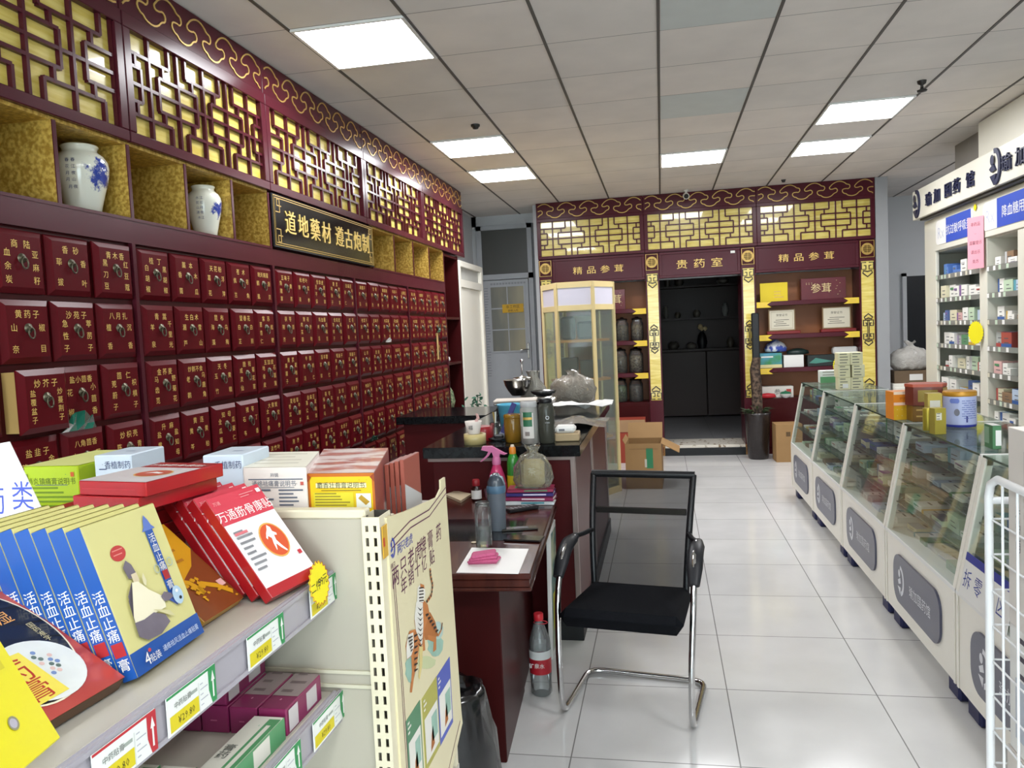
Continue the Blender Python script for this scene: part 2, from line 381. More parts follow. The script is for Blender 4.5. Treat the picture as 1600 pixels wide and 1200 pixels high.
for k in range(12): b.rect(x0+.17+k*.04, 2.2, x0+.2+k*.04, 2.225, PR, pt)
leaf = obj('door_leaf', b, d1)
obj('door_handle', MB().box(x1-.115, x1-.085, y-.085, y-.07, 1.22, 1.42, STEEL, bev=.004).tube([(x1-.1, y-.08, 1.34), (x1-.1, y-.12, 1.34), (x1-.2, y-.125, 1.335)], .009, STEEL), leaf)
yn = MB().box(0, .28, -.004, 0, 0, .11, mat('#c79a1c', .5, name='yellow_notice'), M=T(px0+.15, y-.08, 1.83)); yn.text('非工作区', .04, BLACK, frame((px0+.29, y-.0845, 1.905), (1, 0, 0), (0, 0, 1))); yn.text('谢绝入内', .03, BLACK, frame((px0+.29, y-.0845, 1.855), (1, 0, 0), (0, 0, 1)))
tag(obj('door_notice', yn), 'small yellow notice stuck on the frosted pane of the grey door', 'sign')
# white framed partition door on the left wall, seen edge-on past the end of the herb cabinets
b = MB(); X = -2.08
for ya, yb in ((8.10, 8.17), (9.13, 9.22)): b.box(X-.1, X, ya, yb, 0, 2.36, WHITEP, bev=.005)
b.box(X-.1, X, 8.17, 9.13, 2.30, 2.36, WHITEP); b.box(X-.1, X, 8.17, 9.13, 2.08, 2.16, WHITEP)
b.box(X-.06, X-.04, 8.17, 9.13, 2.16, 2.30, mat('#b5b5b0', .5, name='transom_pane'))
b.box(X-.07, X-.02, 8.17, 8.62, 0, 2.08, WHITEP, bev=.004); b.box(X-.07, X-.03, 8.65, 9.13, 0, 2.08, WHITEP, bev=.004); b.box(-2.42, X-.1, 8.10, 8.13, 0, 2.36, WHITEP); b.box(-2.42, X-.1, 9.19, 9.22, 0, 2.36, WHITEP)
struct('door_2', b)
# dark doorway on the far right, its unlit opening painted as a black panel
b = MB().box(3.17, 3.75, 11.10, 11.16, 0, 2.06, mat('#14151a', .35, name='doorway_dark')); b.box(3.12, 3.17, 11.09, 11.15, 0, 2.1, WALLM); b.box(3.12, 3.8, 11.09, 11.15, 2.06, 2.1, WALLM); struct('door_3', b)

# ---------------------------------------------------------------- ceiling lights, sprinklers, camera
def light(i, j, label, first=[None]):
    x, y = .0366+.6*i, 4.313+.6*j
    if first[0] is None:
        t = thing('ceiling_light', label, 'light', T(x, y, CEIL), 'flush ceiling light panels')
        f = MB().box(.005, .595, .005, .022, -.012, 0, WHITE); f.box(.005, .595, .578, .595, -.012, 0, WHITE); f.box(.005, .022, .022, .578, -.012, 0, WHITE); f.box(.578, .595, .022, .578, -.012, 0, WHITE)
        obj('frame', f, t); obj('diffuser', MB().rect(.022, -.578, .578, -.022, emit('#fbfcff', PANEL), Rx(180), .008), t)
        first[0] = t
    else:
        t = copy_tree(first[0]); t.matrix_world = T(x, y, CEIL); t['label'] = label
light(-3, -1, 'large square ceiling light panel, the nearest one, beside the herb cabinets')
light(-3, 3, 'square ceiling light panel beside the herb cabinets, the middle of the three there')
light(-3, 5, 'square ceiling light panel beside the herb cabinets, the farthest of the three there')
light(0, 5, 'square ceiling light panel straight in front of the dark doorway')
light(2, 3, 'square ceiling light panel next to the hanging sprinkler, on the glass counter side')
light(2, 5, 'square ceiling light panel on the glass counter side, the one nearer the back wall')
light(6, 7, 'unseen square ceiling light panel added behind the tall medicine cabinet')  # unseen panel, added to brighten the far right wall
for n, (i, j) in enumerate(((2, -5), (-3, -9), (0, -9), (2, -9), (-3, -12), (0, -12), (2, -12))):
    light(i, j, 'square ceiling light panel behind the photographer')
b = MB().lathe([(0, -.075), (.03, -.07), (.034, -.062), (.012, -.055), (.009, -.03), (.026, -.02), (.03, 0)], mat('#3c3a38', .4, .6), n=16)
s = tag(obj('sprinkler', b, M=T(1.76, 5.77, CEIL)), 'dark hanging sprinkler head beside the ceiling light on the counter side', 'sprinkler')
b = MB().lathe([(0, -.035), (.02, -.03), (.024, -.02), (.034, -.012), (.034, 0)], mat('#3c3a38', .4, .6), n=16)
tag(obj('sprinkler', b, M=T(-1.30, 5.76, CEIL)), 'small dark sprinkler cap in the ceiling above the herb cabinet aisle', 'sprinkler')
b = MB().lathe([(0, -.03), (.018, -.026), (.02, -.012), (.028, 0)], mat('#3c3a38', .4, .6), n=16)
tag(obj('sprinkler', b, M=T(1.38, 9.2, CEIL)), 'small dark sprinkler cap right above the cloud cornice', 'sprinkler')
t = thing('security_camera', 'white bullet security camera hung at the cornice above the doorway', 'camera', T(.33, 9.36, CEIL))
obj('bracket', MB().lathe([(.03, -.015), (.03, 0)], WHITE, n=16).box(-.012, .012, -.012, .012, -.04, -.015, WHITE), t)
obj('body', MB().lathe([(.028, -.08), (.036, -.07), (.036, .06), (.03, .075)], WHITE, T(0, 0, -.068) @ Rx(90) @ Rx(12), n=20), t)
obj('lens', MB().lathe([(0, .084), (.02, .083), (.027, .076)], BLACK, T(0, 0, -.068) @ Rx(90) @ Rx(12), n=20), t)
# ================================================================ lattice, cloud scroll, herb cabinets on the left wall
def lattice(w, h, mt, cells=None, th=.014, dp=.018):
    """stepped fret of slats filling w x h in a frame whose x runs right, y up"""
    b = MB(); W = .45
    W = w/2.64 if w < 1.25 else w/3.0
    c = w/2
    def V(x, y0, y1):
        if -.001 <= x <= w+.001: b.box(x-th/2, x+th/2, max(0, y0)*h, min(1, y1)*h, 0, dp, mt)
    def H(y, x0, x1):
        x0, x1 = max(0, x0), min(w, x1)
        if x1-x0 > .004: b.box(x0, x1, y*h-th/2, y*h+th/2, 0, dp*.96, mt)
    for k in range(-4, 5):
        m = c+W*(k+.5)
        V(m, 0, 1); V(m+W/2, 0, 1)
        q = .352*W
        for s in (-1, 1): V(m+s*q, .33, .67)
        for y in (.33, .5, .67): H(y, m-q, m+q)
        H(.5, m+q, m+W-q)
        for y, e in ((.2, 0), (.8, 1)):
            H(y, m+.155*W, m+W*(1-.155))
            for s in (-1, 1):
                V(m+s*.155*W, (0 if e == 0 else .8), (.2 if e == 0 else 1))
                V(m+s*.27*W, (.2 if e == 0 else .67), (.33 if e == 0 else .8))
    return b
CLOUD = [(0, .11), (.11, .22), (.27, .30), (.43, .31), (.59, .24), (.65, .17), (.77, .15), (.80, .05), (.73, -.03), (.65, -.01), (.5, -.03), (.48, -.135), (.57, -.22), (.63, -.22), (.71, -.30), (.89, -.33), (1.05, -.28), (1.16, -.17), (1.27, -.135), (1.30, -.03), (1.22, .04), (1.11, 0), (1.0, .0), (.97, .07)]
def scroll(x0, x1, cy, per, mt, wd=.009):
    b = MB(); k = math.floor(x0/per)-1; P = []
    while k*per < x1+per:
        P += [((k+px)*per, cy+py*per) for px, py in CLOUD]; k += 1
    # smooth the polyline a little, then keep what lies on the board
    Q = []
    for i in range(len(P)-1):
        a, c = P[i], P[i+1]; Q += [(.75*a[0]+.25*c[0], .75*a[1]+.25*c[1]), (.25*a[0]+.75*c[0], .25*a[1]+.75*c[1])]
    run = []
    for p in Q:
        if x0+.01 < p[0] < x1-.01: run.append(p)
        elif len(run) > 2: b.ribbon(run, wd, .004, mt); run = []
        else: run = []
    if len(run) > 2: b.ribbon(run, wd, .004, mt)
    return b
def lattice_panel(name, label, M, w, h, group, border=.045, tb=(.045, .06)):
    t = thing(name, label, 'lattice panel', M, group)
    f = MB().box(0, w, 0, tb[0], -.03, .02, LACQ2, bev=.003); f.box(0, w, h-tb[1], h, -.03, .02, LACQ2, bev=.003)
    f.box(0, border, tb[0], h-tb[1], -.03, .02, LACQ2, bev=.003); f.box(w-border, w, tb[0], h-tb[1], -.03, .02, LACQ2, bev=.003)
    obj('frame', f, t); obj('gold_backing', MB().box(border, w-border, tb[0], h-tb[1], -.03, -.01, GOLDP), t)
    g = lattice(w-2*border, h-tb[0]-tb[1], LACQ2); o = obj('fretwork', g, t); o.matrix_local = T(border, tb[0], -.009)
    return t
XF = -2.08
def LW(y, z, x=XF): return frame((x, y, z), (0, 1, 0), (0, 0, 1))
words = ['over the first herb cabinet', 'between the first vase and the black plaque', 'above the black plaque', 'beyond the black plaque', 'at the far end above the bookcase']
for i, (ya, yb) in enumerate(((1.44, 2.868), (2.872, 4.018), (4.022, 5.448), (5.452, 6.868), (6.872, 8.33))):
    lattice_panel('lattice_panel', 'gold backed red fretwork panel '+words[i], LW(ya, 2.40, XF-.01), yb-ya, .52, 'fretwork panels above the herb cabinets')
    t = thing('cornice_board', 'plum cornice board with gilt cloud scroll, the length '+words[i], 'cornice', LW(ya, 2.92, XF), 'cornice boards above the herb cabinets')
    obj('board', MB().box(0, yb-ya, 0, .185, -.3, .0, LACQ2, bev=.002), t)
    obj('cloud_scroll', scroll(0, yb-ya, .09, .235, GILT, .0075), t).matrix_local = T(0, 0, .0003)
struct('trim_2', MB().box(-2.5, XF-.045, 1.44, 8.33, 2.405, 2.92, LACQ2))
# ---- niche row
NZ0, NZ1 = 2.095, 2.395
for y0, y1, ds, lab in ((1.70, 4.015, (2.08, 2.47, 2.86, 3.245, 3.635), 'long row of gold papered niches above the first two herb cabinets'), (5.555, 7.515, (6.05, 6.54, 7.01), 'row of gold papered niches beyond the black plaque')):
    t = thing('niche_shelf', lab, 'shelf', T(XF, 0, NZ0))
    obj('bottom_board', MB().box(-.36, 0, y0, y1, -.012, .0, LACQ2), t); obj('top_board', MB().box(-.36, -.012, y0, y1, NZ1-NZ0-.008, NZ1-NZ0+.008, DAMASK), t)
    obj('back_panel', MB().box(-.38, -.36, y0, y1, 0, NZ1-NZ0, DAMASK), t)
    for d in (y0+.008,)+ds+(y1-.008,):
        obj('divider', MB().box(-.36, -.004, d-.008, d+.008, 0, NZ1-NZ0-.008, DAMASK).box(-.004, 0, d-.009, d+.009, 0, NZ1-NZ0-.008, LACQ2), t)
# ---- black plaque
PQ = LW(4.022, 2.097, XF+.012); w, h = 1.525, .295
t = thing('name_plaque', 'glossy black plaque with gilt border and eight gilt characters', 'sign', PQ)
obj('board', MB().box(0, w, 0, h, -.03, 0, mat('#0b0d12', .12, coat=.6, var=0, name='black_gloss'), bev=.004), t)
bd = MB()
for k in (.012, .024): bd.ribbon([(k, k), (w-k, k), (w-k, h-k), (k, h-k)], .004, .002, GILT, None, True)
for cx, sx in ((.03, 1), (w-.03, -1)):
    for cy, sy in ((.03, 1), (h-.03, -1)):
        bd.ribbon([(cx, cy+sy*.07), (cx+sx*.05, cy+sy*.07), (cx+sx*.05, cy), (cx+sx*.02, cy), (cx+sx*.02, cy+sy*.035), (cx+sx*.07, cy+sy*.035)], .006, .002, GILT)
obj('gilt_border', bd, t)
lt = MB(); 
for k, ch in enumerate('道地藥材'): lt.text(ch, .125, GOLDTX, None, .2+k*.165, .15, z=.001, ext=.004, res=3)
for k, ch in enumerate('遵古炮制'): lt.text(ch, .125, GOLDTX, None, .90+k*.155, .15, z=.001, ext=.004, res=3)
obj('lettering', lt, t)
struct('trim_3', MB().box(-2.5, XF-.02, 4.022, 5.547, 2.095, 2.4, LACQ2))
# ---- herb cabinets of small drawers
known = {(0, 0, 2): ('商陆', '血余炭', '亚麻籽'), (0, 0, 3): ('香砂', '荜拔', '香叶'), (0, 0, 4): ('青木香', '黑刀豆', '红豆蔻'),
 (0, 1, 2): ('黄药子', '山奈', '椒目'), (0, 1, 3): ('沙苑子', '急性子', '葶苈子'), (0, 1, 4): ('八月扎', '檀香', '沉香'),
 (0, 2, 2): ('炒芥子', '盐覆盆子', '炒蔓荆子'), (0, 2, 3): ('盐小茴香', '花椒', '小茴香'), (0, 2, 4): ('茴仁', '茺蔚子', '枳椇子'),
 (0, 3, 2): ('盐韭子', '芡实', '金樱子'), (0, 3, 3): ('八角茴香', '肉桂', '草果'), (0, 3, 4): ('炒枳壳', '陈皮', '青皮'),
 (1, 0, 0): ('桂丁', '白胡椒', '黑胡椒'), (1, 0, 1): ('藁本', '香薷', '木瓜'), (1, 0, 2): ('天花粉', '葛花', '浮萍'), (1, 0, 3): ('苍术', '佩兰', '皂角'), (1, 0, 4): ('制天南星', '鹤虱', '浙贝'),
 (1, 1, 0): ('青蒿', '羊泉', '千里光'), (1, 1, 1): ('生白术', '漏芦', '雪山'), (1, 1, 2): ('昆布', '海藻', '乌梅'), (1, 1, 3): ('望春花', '白芷', '白前'), (1, 1, 4): ('紫苏', '苦杏仁', '桔梗'),
 (1, 2, 0): ('金荞麦', '马齿苋', '野菊花'), (1, 2, 1): ('炒鹅不食', '老鹳', '乌鹿角'), (1, 2, 2): ('天冬', '玉竹', '黄精'), (1, 2, 3): ('鹿衔', '威灵仙', '菊花苗'), (1, 2, 4): ('五加皮', '地骨皮', '石菖蒲'),
 (1, 3, 0): ('升麻', '盐黄柏', '盐知母'), (1, 3, 1): ('黄连', '黄芩', '黄柏'), (1, 3, 2): ('知母', '全瓜蒌', '瓜蒌仁'), (1, 3, 3): ('猪苓', '石韦', '丁香'), (1, 3, 4): ('大黄炭', '太子参', '党参')}
H3 = ['枇杷叶', '淡竹叶', '车前子', '菟丝子', '五味子', '女贞子', '白扁豆', '合欢皮', '路路通', '王不留', '鸡血藤', '夏枯草', '金银花', '旱莲草', '蒲公英', '鱼腥草', '败酱草', '半枝莲', '地肤子', '苍耳子', '牛蒡子', '莱菔子', '补骨脂', '肉苁蓉', '淫羊藿', '何首乌']
H2 = ['当归', '川芎', '白芍', '熟地', '黄芪', '甘草', '茯苓', '泽泻', '丹参', '红花', '桃仁', '杜仲', '牛膝', '续断', '独活', '羌活', '防风', '荆芥', '柴胡', '薄荷', '连翘', '栀子', '生地', '玄参', '麦冬', '沙参', '百合', '远志', '厚朴', '枳实', '木香', '砂仁', '山药', '莲子', '芡实', '藿香']
CH = ['top', 'second', 'third', 'fourth', 'fifth', 'sixth', 'seventh', 'bottom']
BRONZE = mat('#5b5646', .35, .7, var=.2, vs=60, name='aged_bronze')
hb = MB().lathe([(.017, 0), (.016, .004), (.009, .006), (.006, .012), (0, .014)], BRONZE, T(0, .004, 0), n=14)
hb.tube([(.013*math.sin(a*PI/6), -.012+.019*math.cos(a*PI/6), .010+.004*math.sin(a*PI/12)) for a in range(12)], .0028, BRONZE, n=6, closed=True)
handle_mesh = obj('handle', hb).data; bpy.data.objects.remove(bpy.data.objects['handle'])
def drawer_mesh(top, lc, rc, res, tan=False):
    b = MB(); w, h, bv, t = .211, .211, .020, .020
    v = [(0, 0, 0), (w, 0, 0), (w, h, 0), (0, h, 0), (0, 0, .006), (w, 0, .006), (w, h, .006), (0, h, .006), (bv, bv, t), (w-bv, bv, t), (w-bv, h-bv, t), (bv, h-bv, t)]
    b.add(v, [(0, 1, 5, 4), (1, 2, 6, 5), (2, 3, 7, 6), (3, 0, 4, 7), (4, 5, 9, 8), (5, 6, 10, 9), (6, 7, 11, 10), (7, 4, 8, 11), (8, 9, 10, 11)], LACQ)
    if tan: b.box(.006, w-.006, .006, h-.006, -.12, -.0005, mat('#a98a52', .6, name='bare_wood'))
    hh = .026; n = len(top)
    sp = .052 if n == 2 else (.037 if n == 3 else .029)
    for i, c in enumerate(top): b.text(c, hh if n < 4 else .024, GOLDTX, None, w/2+(i-(n-1)/2)*sp, h-.048, res=res, z=t+.0004)
    for x, s in ((.047, lc), (w-.047, rc)):
        n = len(s)
        for i, c in enumerate(s):
            y = (.118, .047)[i] if n == 2 else (.132-i*(.088/(n-1)))
            b.text(c, .025 if n < 4 else .022, GOLDTX, None, x, y, res=res, z=t+.0004)
    return b
cabw = ['nearest', 'second', 'middle', 'fourth', 'farthest']
h2 = H2[:]; rnd.shuffle(h2)
cnt = 0
for ci in range(5):
    y0 = 1.69+1.165*ci
    t = thing('herb_cabinet', 'dark red herb cabinet of small lettered drawers, the %s of five along the wall' % cabw[ci], 'cabinet', T(XF, y0, 0), 'herb drawer cabinets along the wall')
    c = MB().box(-.44, -.022, 0, 1.165, 0, 2.083, DARKRED); c.box(-.022, -.003, 0, 1.165, 1.992, 2.083, LACQ2)
    for yy in (0, 1.155): c.box(-.022, -.003, yy, yy+.010, .09, 1.992, LACQ2)
    c.box(-.022, -.006, .01, 1.155, .0, .1, DARKRED)
    obj('carcass', c, t)
    for r in range(8):
        for d in range(5):
            if ci == 0 and d < 1: pass
            k = known.get((ci, r, d))
            if k is None:
                pick = lambda: h2[rnd.randrange(len(h2))]
                k = (rnd.choice(H3) if rnd.random() < .6 else pick(), rnd.choice(H3) if rnd.random() < .5 else pick(), rnd.choice(H3) if rnd.random() < .5 else pick())
            pulled = (ci, r, d) == (0, 2, 2)
            o = obj('drawer', drawer_mesh(*k, 1 if ci > 1 or r > 4 else 2, pulled), t)
            dx = .055 if pulled else rnd.choice((0, 0, 0, 0, .003, .006))
            o.matrix_local = frame((-.022+dx, .0225+d*.2275, 1.768-.2325*r), (0, 1, 0), (0, 0, 1))
            hd = bpy.data.objects.new('handle', handle_mesh); COL.objects.link(hd); hd.parent = o; hd.matrix_local = T(.1055, .112, .020)
# scraps of green film and paper caught between the drawers
GRN = sheer('#1d7f68', .35, .8, .25)
def scrap(name, label, cat, pos, size, mt, seed):
    r = random.Random(seed); b = MB(); n = 5; v = []
    for i in range(n+1):
        for j in range(3): v.append((r.uniform(.0, .02)+.004*j, (i/n-.5)*size[0]*(1-.25*j*r.random()), j*size[1]/2*(.4+.9*r.random()*(1-abs(i/n-.5)))))
    b.add(v, [(i*3+j, (i+1)*3+j, (i+1)*3+j+1, i*3+j+1) for i in range(n) for j in range(2)], mt)
    b.add([(x+.004, y, z) for x, y, z in v], [(i*3+j, i*3+j+1, (i+1)*3+j+1, (i+1)*3+j) for i in range(n) for j in range(2)], mt)
    return tag(obj(name, b, M=T(*pos)), label, cat)
scrap('film_scrap', 'crumpled green plastic film lying over a drawer of the nearest herb cabinet', 'plastic scrap', (XF+.0, 2.46, 1.285), (.17, .06), GRN, 3)
scrap('film_scrap', 'green plastic film hanging from a drawer far along the herb cabinets', 'plastic scrap', (XF+.0, 7.17, 1.60), (.12, .09), GRN, 5)
scrap('film_scrap', 'tiny green film scrap sticking out low in the middle herb cabinet', 'plastic scrap', (XF+.0, 5.33, .835), (.13, .05), GRN, 8)
scrap('paper_scrap', 'white paper scrap wedged above a drawer of the fourth herb cabinet', 'paper', (XF+.0, 5.76, 1.535), (.10, .04), WHITE, 4)
tag(obj('paper_strip', MB().box(0, .002, 0, .05, 0, .25, mat('#b89a63', .6)), M=T(XF+.004, 7.1, 1.345)), 'tan paper strip hanging on the far herb cabinet under green film', 'paper')
# ---- vases
def vase_mat(seed, dx, dy, zc, rad, hx):
    m = bpy.data.materials.new('blue_white_porcelain'); m.use_nodes = True; nt = m.node_tree; bs = nt.nodes['Principled BSDF']; N = nt.nodes.new
    tc = N('ShaderNodeTexCoord'); n = N('ShaderNodeTexNoise'); n.inputs['Scale'].default_value = 26; n.inputs['Detail'].default_value = 6; n.inputs['Roughness'].default_value = .7
    mp = N('ShaderNodeMapping'); mp.inputs['Location'].default_value = (seed, seed*2, 0)
    d = N('ShaderNodeVectorMath'); d.operation = 'DISTANCE'; d.inputs[1].default_value = (dx, dy, zc)
    mr = N('ShaderNodeMapRange'); mr.inputs[1].default_value = rad; mr.inputs[2].default_value = rad*.45; mr.inputs[3].default_value = -.34; mr.inputs[4].default_value = .06
    ad = N('ShaderNodeMath'); ad.operation = 'ADD'
    r = N('ShaderNodeValToRGB'); r.color_ramp.elements[0].position = .46; r.color_ramp.elements[1].position = .56; r.color_ramp.elements[0].color = lin('#dfe0d2'); r.color_ramp.elements[1].color = lin(hx)
    nt.links.new(tc.outputs['Object'], mp.inputs[0]); nt.links.new(mp.outputs[0], n.inputs['Vector']); nt.links.new(tc.outputs['Object'], d.inputs[0])
    nt.links.new(d.outputs['Value'], mr.inputs[0]); nt.links.new(mr.outputs[0], ad.inputs[0]); nt.links.new(n.outputs['Fac'], ad.inputs[1]); nt.links.new(ad.outputs[0], r.inputs[0]); nt.links.new(r.outputs[0], bs.inputs['Base Color'])
    bs.inputs['Roughness'].default_value = .14; bs.inputs['Coat Weight'].default_value = .5
    return m
def vase(label, x, y, rad, h, seed, slim=False):
    t = thing('porcelain_vase', label, 'vase', T(x, y, NZ0))
    prof = [(.55, 0), (.6, .02), (.66, .12), (.8, .32), (.95, .52), (1, .66), (.97, .75), (.85, .83), (.68, .88), (.62, .90), (.62, .94), (.68, .965), (.66, .985), (.56, .99), (.54, .93)]
    if slim: prof = [(.6, 0), (.7, .1), (.95, .4), (1, .55), (.8, .68), (.35, .78), (.3, .9), (.42, 1), (.3, .99)]
    obj('body', MB().lathe([(r*rad, z*h) for r, z in prof], vase_mat(seed, rad*.72, -rad*.25+.02, h*.55, rad*1.0, '#2b3f96'), n=36), t)
    if not slim:
        c = MB()
        for i, a in enumerate((-78, -66)):
            for k in range(5):
                z = h*(.72-.09*k); rr = rad*(.99 if k < 4 else .85)+.0015; aa = math.radians(a)
                c.text(rnd.choice('春江花月夜山水清'), .014, mat('#30406f', .3), frame((rr*math.cos(aa), rr*math.sin(aa), z), (-math.sin(aa), math.cos(aa), 0), (0, 0, 1)), res=1)
        obj('inscription', c, t)
vase('large blue and white porcelain vase in the niche over the nearest herb cabinet', XF-.12, 2.735, .100, .272, 1.3)
vase('smaller blue and white porcelain vase in the niche just before the black plaque', XF-.11, 3.555, .084, .258, 4.1)
vase('slim white porcelain vase in the niche beyond the black plaque', XF-.12, 6.1, .035, .22, 2.2, True)
# ---- open bookcase at the end of the cabinets
t = thing('open_bookcase', 'dark red open bookcase at the far end of the herb cabinets', 'bookcase', T(XF, 7.525, 0))
for yy in (0, .545): obj('side_panel', MB().box(-.42, -.01, yy, yy+.02, 0, 2.395, DARKRED), t)
obj('back_panel', MB().box(-.44, -.42, 0, .565, 0, 2.395, DARKRED), t)
for z in (.10, .78, 1.28, 1.74, 2.37): obj('shelf', MB().box(-.42, -.015, .02, .545, z-.012, z+.012, DARKRED), t)
tag(obj('paper_packet', MB().lathe([(.05, 0), (.07, .02), (.06, .05), (.02, .07)], WHITE, n=12, sx=.8, sy=1.6), M=T(XF-.12, 7.78, 1.293)), 'small white paper packet on a bookcase shelf', 'packet')
b = MB().lathe([(.02, 0), (.09, .02), (.11, .09), (.09, .19), (.05, .26), (.01, .30)], two_tone('green_netting', '#2f5a3a', '#a9b28e', 40, .4, .6, .5), n=18, sx=.9, sy=1.3)
tag(obj('green_bag', b, M=T(XF-.14, 7.8, .793)), 'bulging green net bag on the lowest visible bookcase shelf', 'bag')
t = thing('leafy_plant', 'small green leafy plant in front of the white door frame', 'plant', T(-1.93, 7.72, 0))
b = MB(); s = MB(); r = random.Random(4)
s.lathe([(.07, 0), (.09, .02), (.1, .25), (.09, .25), (.085, .2)], mat('#6b5a4a', .6), n=16)
st = MB()
for k in range(26):
    a = r.random()*2*PI; p0 = Vector((0, 0, .25)); e = Vector((math.cos(a)*r.uniform(.03, .12), math.sin(a)*r.uniform(.03, .14), r.uniform(.6, .93)))
    if k < 8: st.tube([p0, (p0+e)/2+Vector((0, 0, .05)), e], .004, mat('#3f5a3a', .6), n=5)
    for q in range(3):
        L = Euler((r.uniform(-1, 1), r.uniform(-1, 1), r.uniform(0, 6))).to_matrix().to_4x4(); L.translation = e+Vector((r.uniform(-.03, .03), r.uniform(-.03, .03), r.uniform(-.1, .04)))
        b.add([(0, 0, 0), (.015, .02, .004), (.012, .045, 0), (0, .06, -.006), (-.012, .045, 0), (-.015, .02, .004)], [(0, 1, 2, 3), (0, 3, 4, 5)], mat('#3d6b55', .45, var=.3, vs=20), L)
obj('pot', s, t); obj('stems', st, t); obj('foliage', b, t)
# ================================================================ the carved unit along the back wall
YB = 9.52
def BW(x, z, y=YB): return frame((x, y, z), (1, 0, 0), (0, 0, 1))
bw = ['over the ginseng shelf with glass jars', 'over the dark doorway', 'over the shelf with certificates']
for i, (xa, xb) in enumerate(((-1.445, -.167), (-.165, 1.118), (1.12, 2.395))):
    lattice_panel('lattice_panel', 'gold backed red fretwork panel on the back wall, '+bw[i], BW(xa, 2.435), xb-xa, .485, 'fretwork panels on the back wall', .045, (.035, .04))
    t = thing('cornice_board', 'plum cornice board with gilt cloud scroll on the back wall, the length '+bw[i], 'cornice', BW(xa, 2.92, YB-.02), 'cornice boards on the back wall')
    obj('board', MB().box(0, xb-xa, 0, .188, -.3, 0, LACQ2, bev=.002), t); obj('cloud_scroll', scroll(0, xb-xa, .092, .268, GILT, .009), t).matrix_local = T(0, 0, .0003)
struct('trim_4', MB().box(-1.445, 2.395, YB+.032, 9.92, 2.43, 2.92, LACQ2))
DARKORN = mat('#2c1a12', .4, name='dark_ornament')
def hook_arrow(b, y, s, up):
    k = -1 if up else 1
    for sx in (-1, 1):
        b.ribbon([(sx*.10*s, y), (sx*.46*s, y), (sx*.46*s, y-k*.55*s), (sx*.12*s, y-k*.55*s), (sx*.12*s, y-k*.24*s), (sx*.28*s, y-k*.24*s)], .012, .004, DARKORN)
    b.ribbon([(0, y-k*1.15*s), (-.36*s, y-k*.85*s), (-.30*s, y-k*.66*s), (0, y-k*.74*s), (.30*s, y-k*.66*s), (.36*s, y-k*.85*s)], .014, .004, DARKORN, None, True)
def mid_knot(b, y, s):
    for sx in (-1, 1):
        for sy in (-1, 1): b.ribbon([(0, y+sy*.9*s), (sx*.44*s, y+sy*.9*s), (sx*.44*s, y+sy*.38*s), (sx*.16*s, y+sy*.38*s), (sx*.16*s, y+sy*.64*s), (sx*.28*s, y+sy*.64*s)], .012, .004, DARKORN)
    b.box(-.10*s, -.03*s, y-.9*s, y+.9*s, 0, .004, DARKORN); b.box(.03*s, .10*s, y-.9*s, y+.9*s, 0, .004, DARKORN)
    for sy in (-1, 1): b.ribbon([(0, y+sy*1.5*s), (-.36*s, y+sy*1.2*s), (-.28*s, y+sy*1.0*s), (0, y+sy*1.1*s), (.28*s, y+sy*1.0*s), (.36*s, y+sy*1.2*s)], .014, .004, DARKORN, None, True)
pw = ['at the far left end, half hidden by the glass display case', 'on the jar side of the dark doorway', 'beside the tall black plant pot', 'at the grey wall end of the unit']
for i, (xa, xb) in enumerate(((-1.445, -1.28), (-.167, -.005), (.932, 1.092), (2.225, 2.395))):
    w = xb-xa; t = thing('carved_pillar', 'plum pillar with gold strip and round medallion, '+pw[i], 'pillar', BW(xa, 0), 'gold strip pillars on the back wall')
    obj('post', MB().box(0, w, 0, 2.43, -.46, 0, LACQ2, bev=.003), t)
    m = MB().box(.004, w-.004, 2.222, 2.422, 0, .006, DARKRED); m.ribbon([(.012, 2.23), (w-.012, 2.23), (w-.012, 2.414), (.012, 2.414)], .007, .002, GILT, T(0, 0, .006), True)
    c = (w/2, 2.322); F = T(0, 0, .0065)
    m.disc(c[0], c[1], .064, .066, mat('#8d7434', .4, .3), F); F = T(0, 0, .007)
    for r in (.062, .05): m.ring(c[0], c[1], r-.004, r+.003, GILT, F)
    for k in (-.032, -.012, .012, .032): m.box(c[0]-math.sqrt(.046**2-k*k), c[0]+math.sqrt(.046**2-k*k), c[1]+k-.003, c[1]+k+.003, .007, .009, DARKRED)
    m.box(c[0]-.003, c[0]+.003, c[1]-.046, c[1]+.046, .007, .009, GILT)
    obj('medallion', m, t)
    obj('gold_strip', MB().box(.018, w-.018, .675, 2.185, 0, .004, GOLDP), t)
    o = MB(); s = (w-.03)
    hook_arrow(o, 2.17, s, False); hook_arrow(o, .69, s, True); mid_knot(o, 1.41, s*.86)
    obj('strip_ornament', o, t).matrix_local = T(w/2, 0, .0045)
    pb = MB().box(-.004, w+.004, 0, .13, 0, .012, two_tone('carved_base_%d' % i, '#5a2418', '#9a6a3c', 60, .4, .6, .5), bev=.003); pb.ribbon([(.004, .01), (w-.004, .01), (w-.004, .12), (.004, .12)], .005, .002, GILT, T(0, 0, .012), True); obj('base', pb, t)
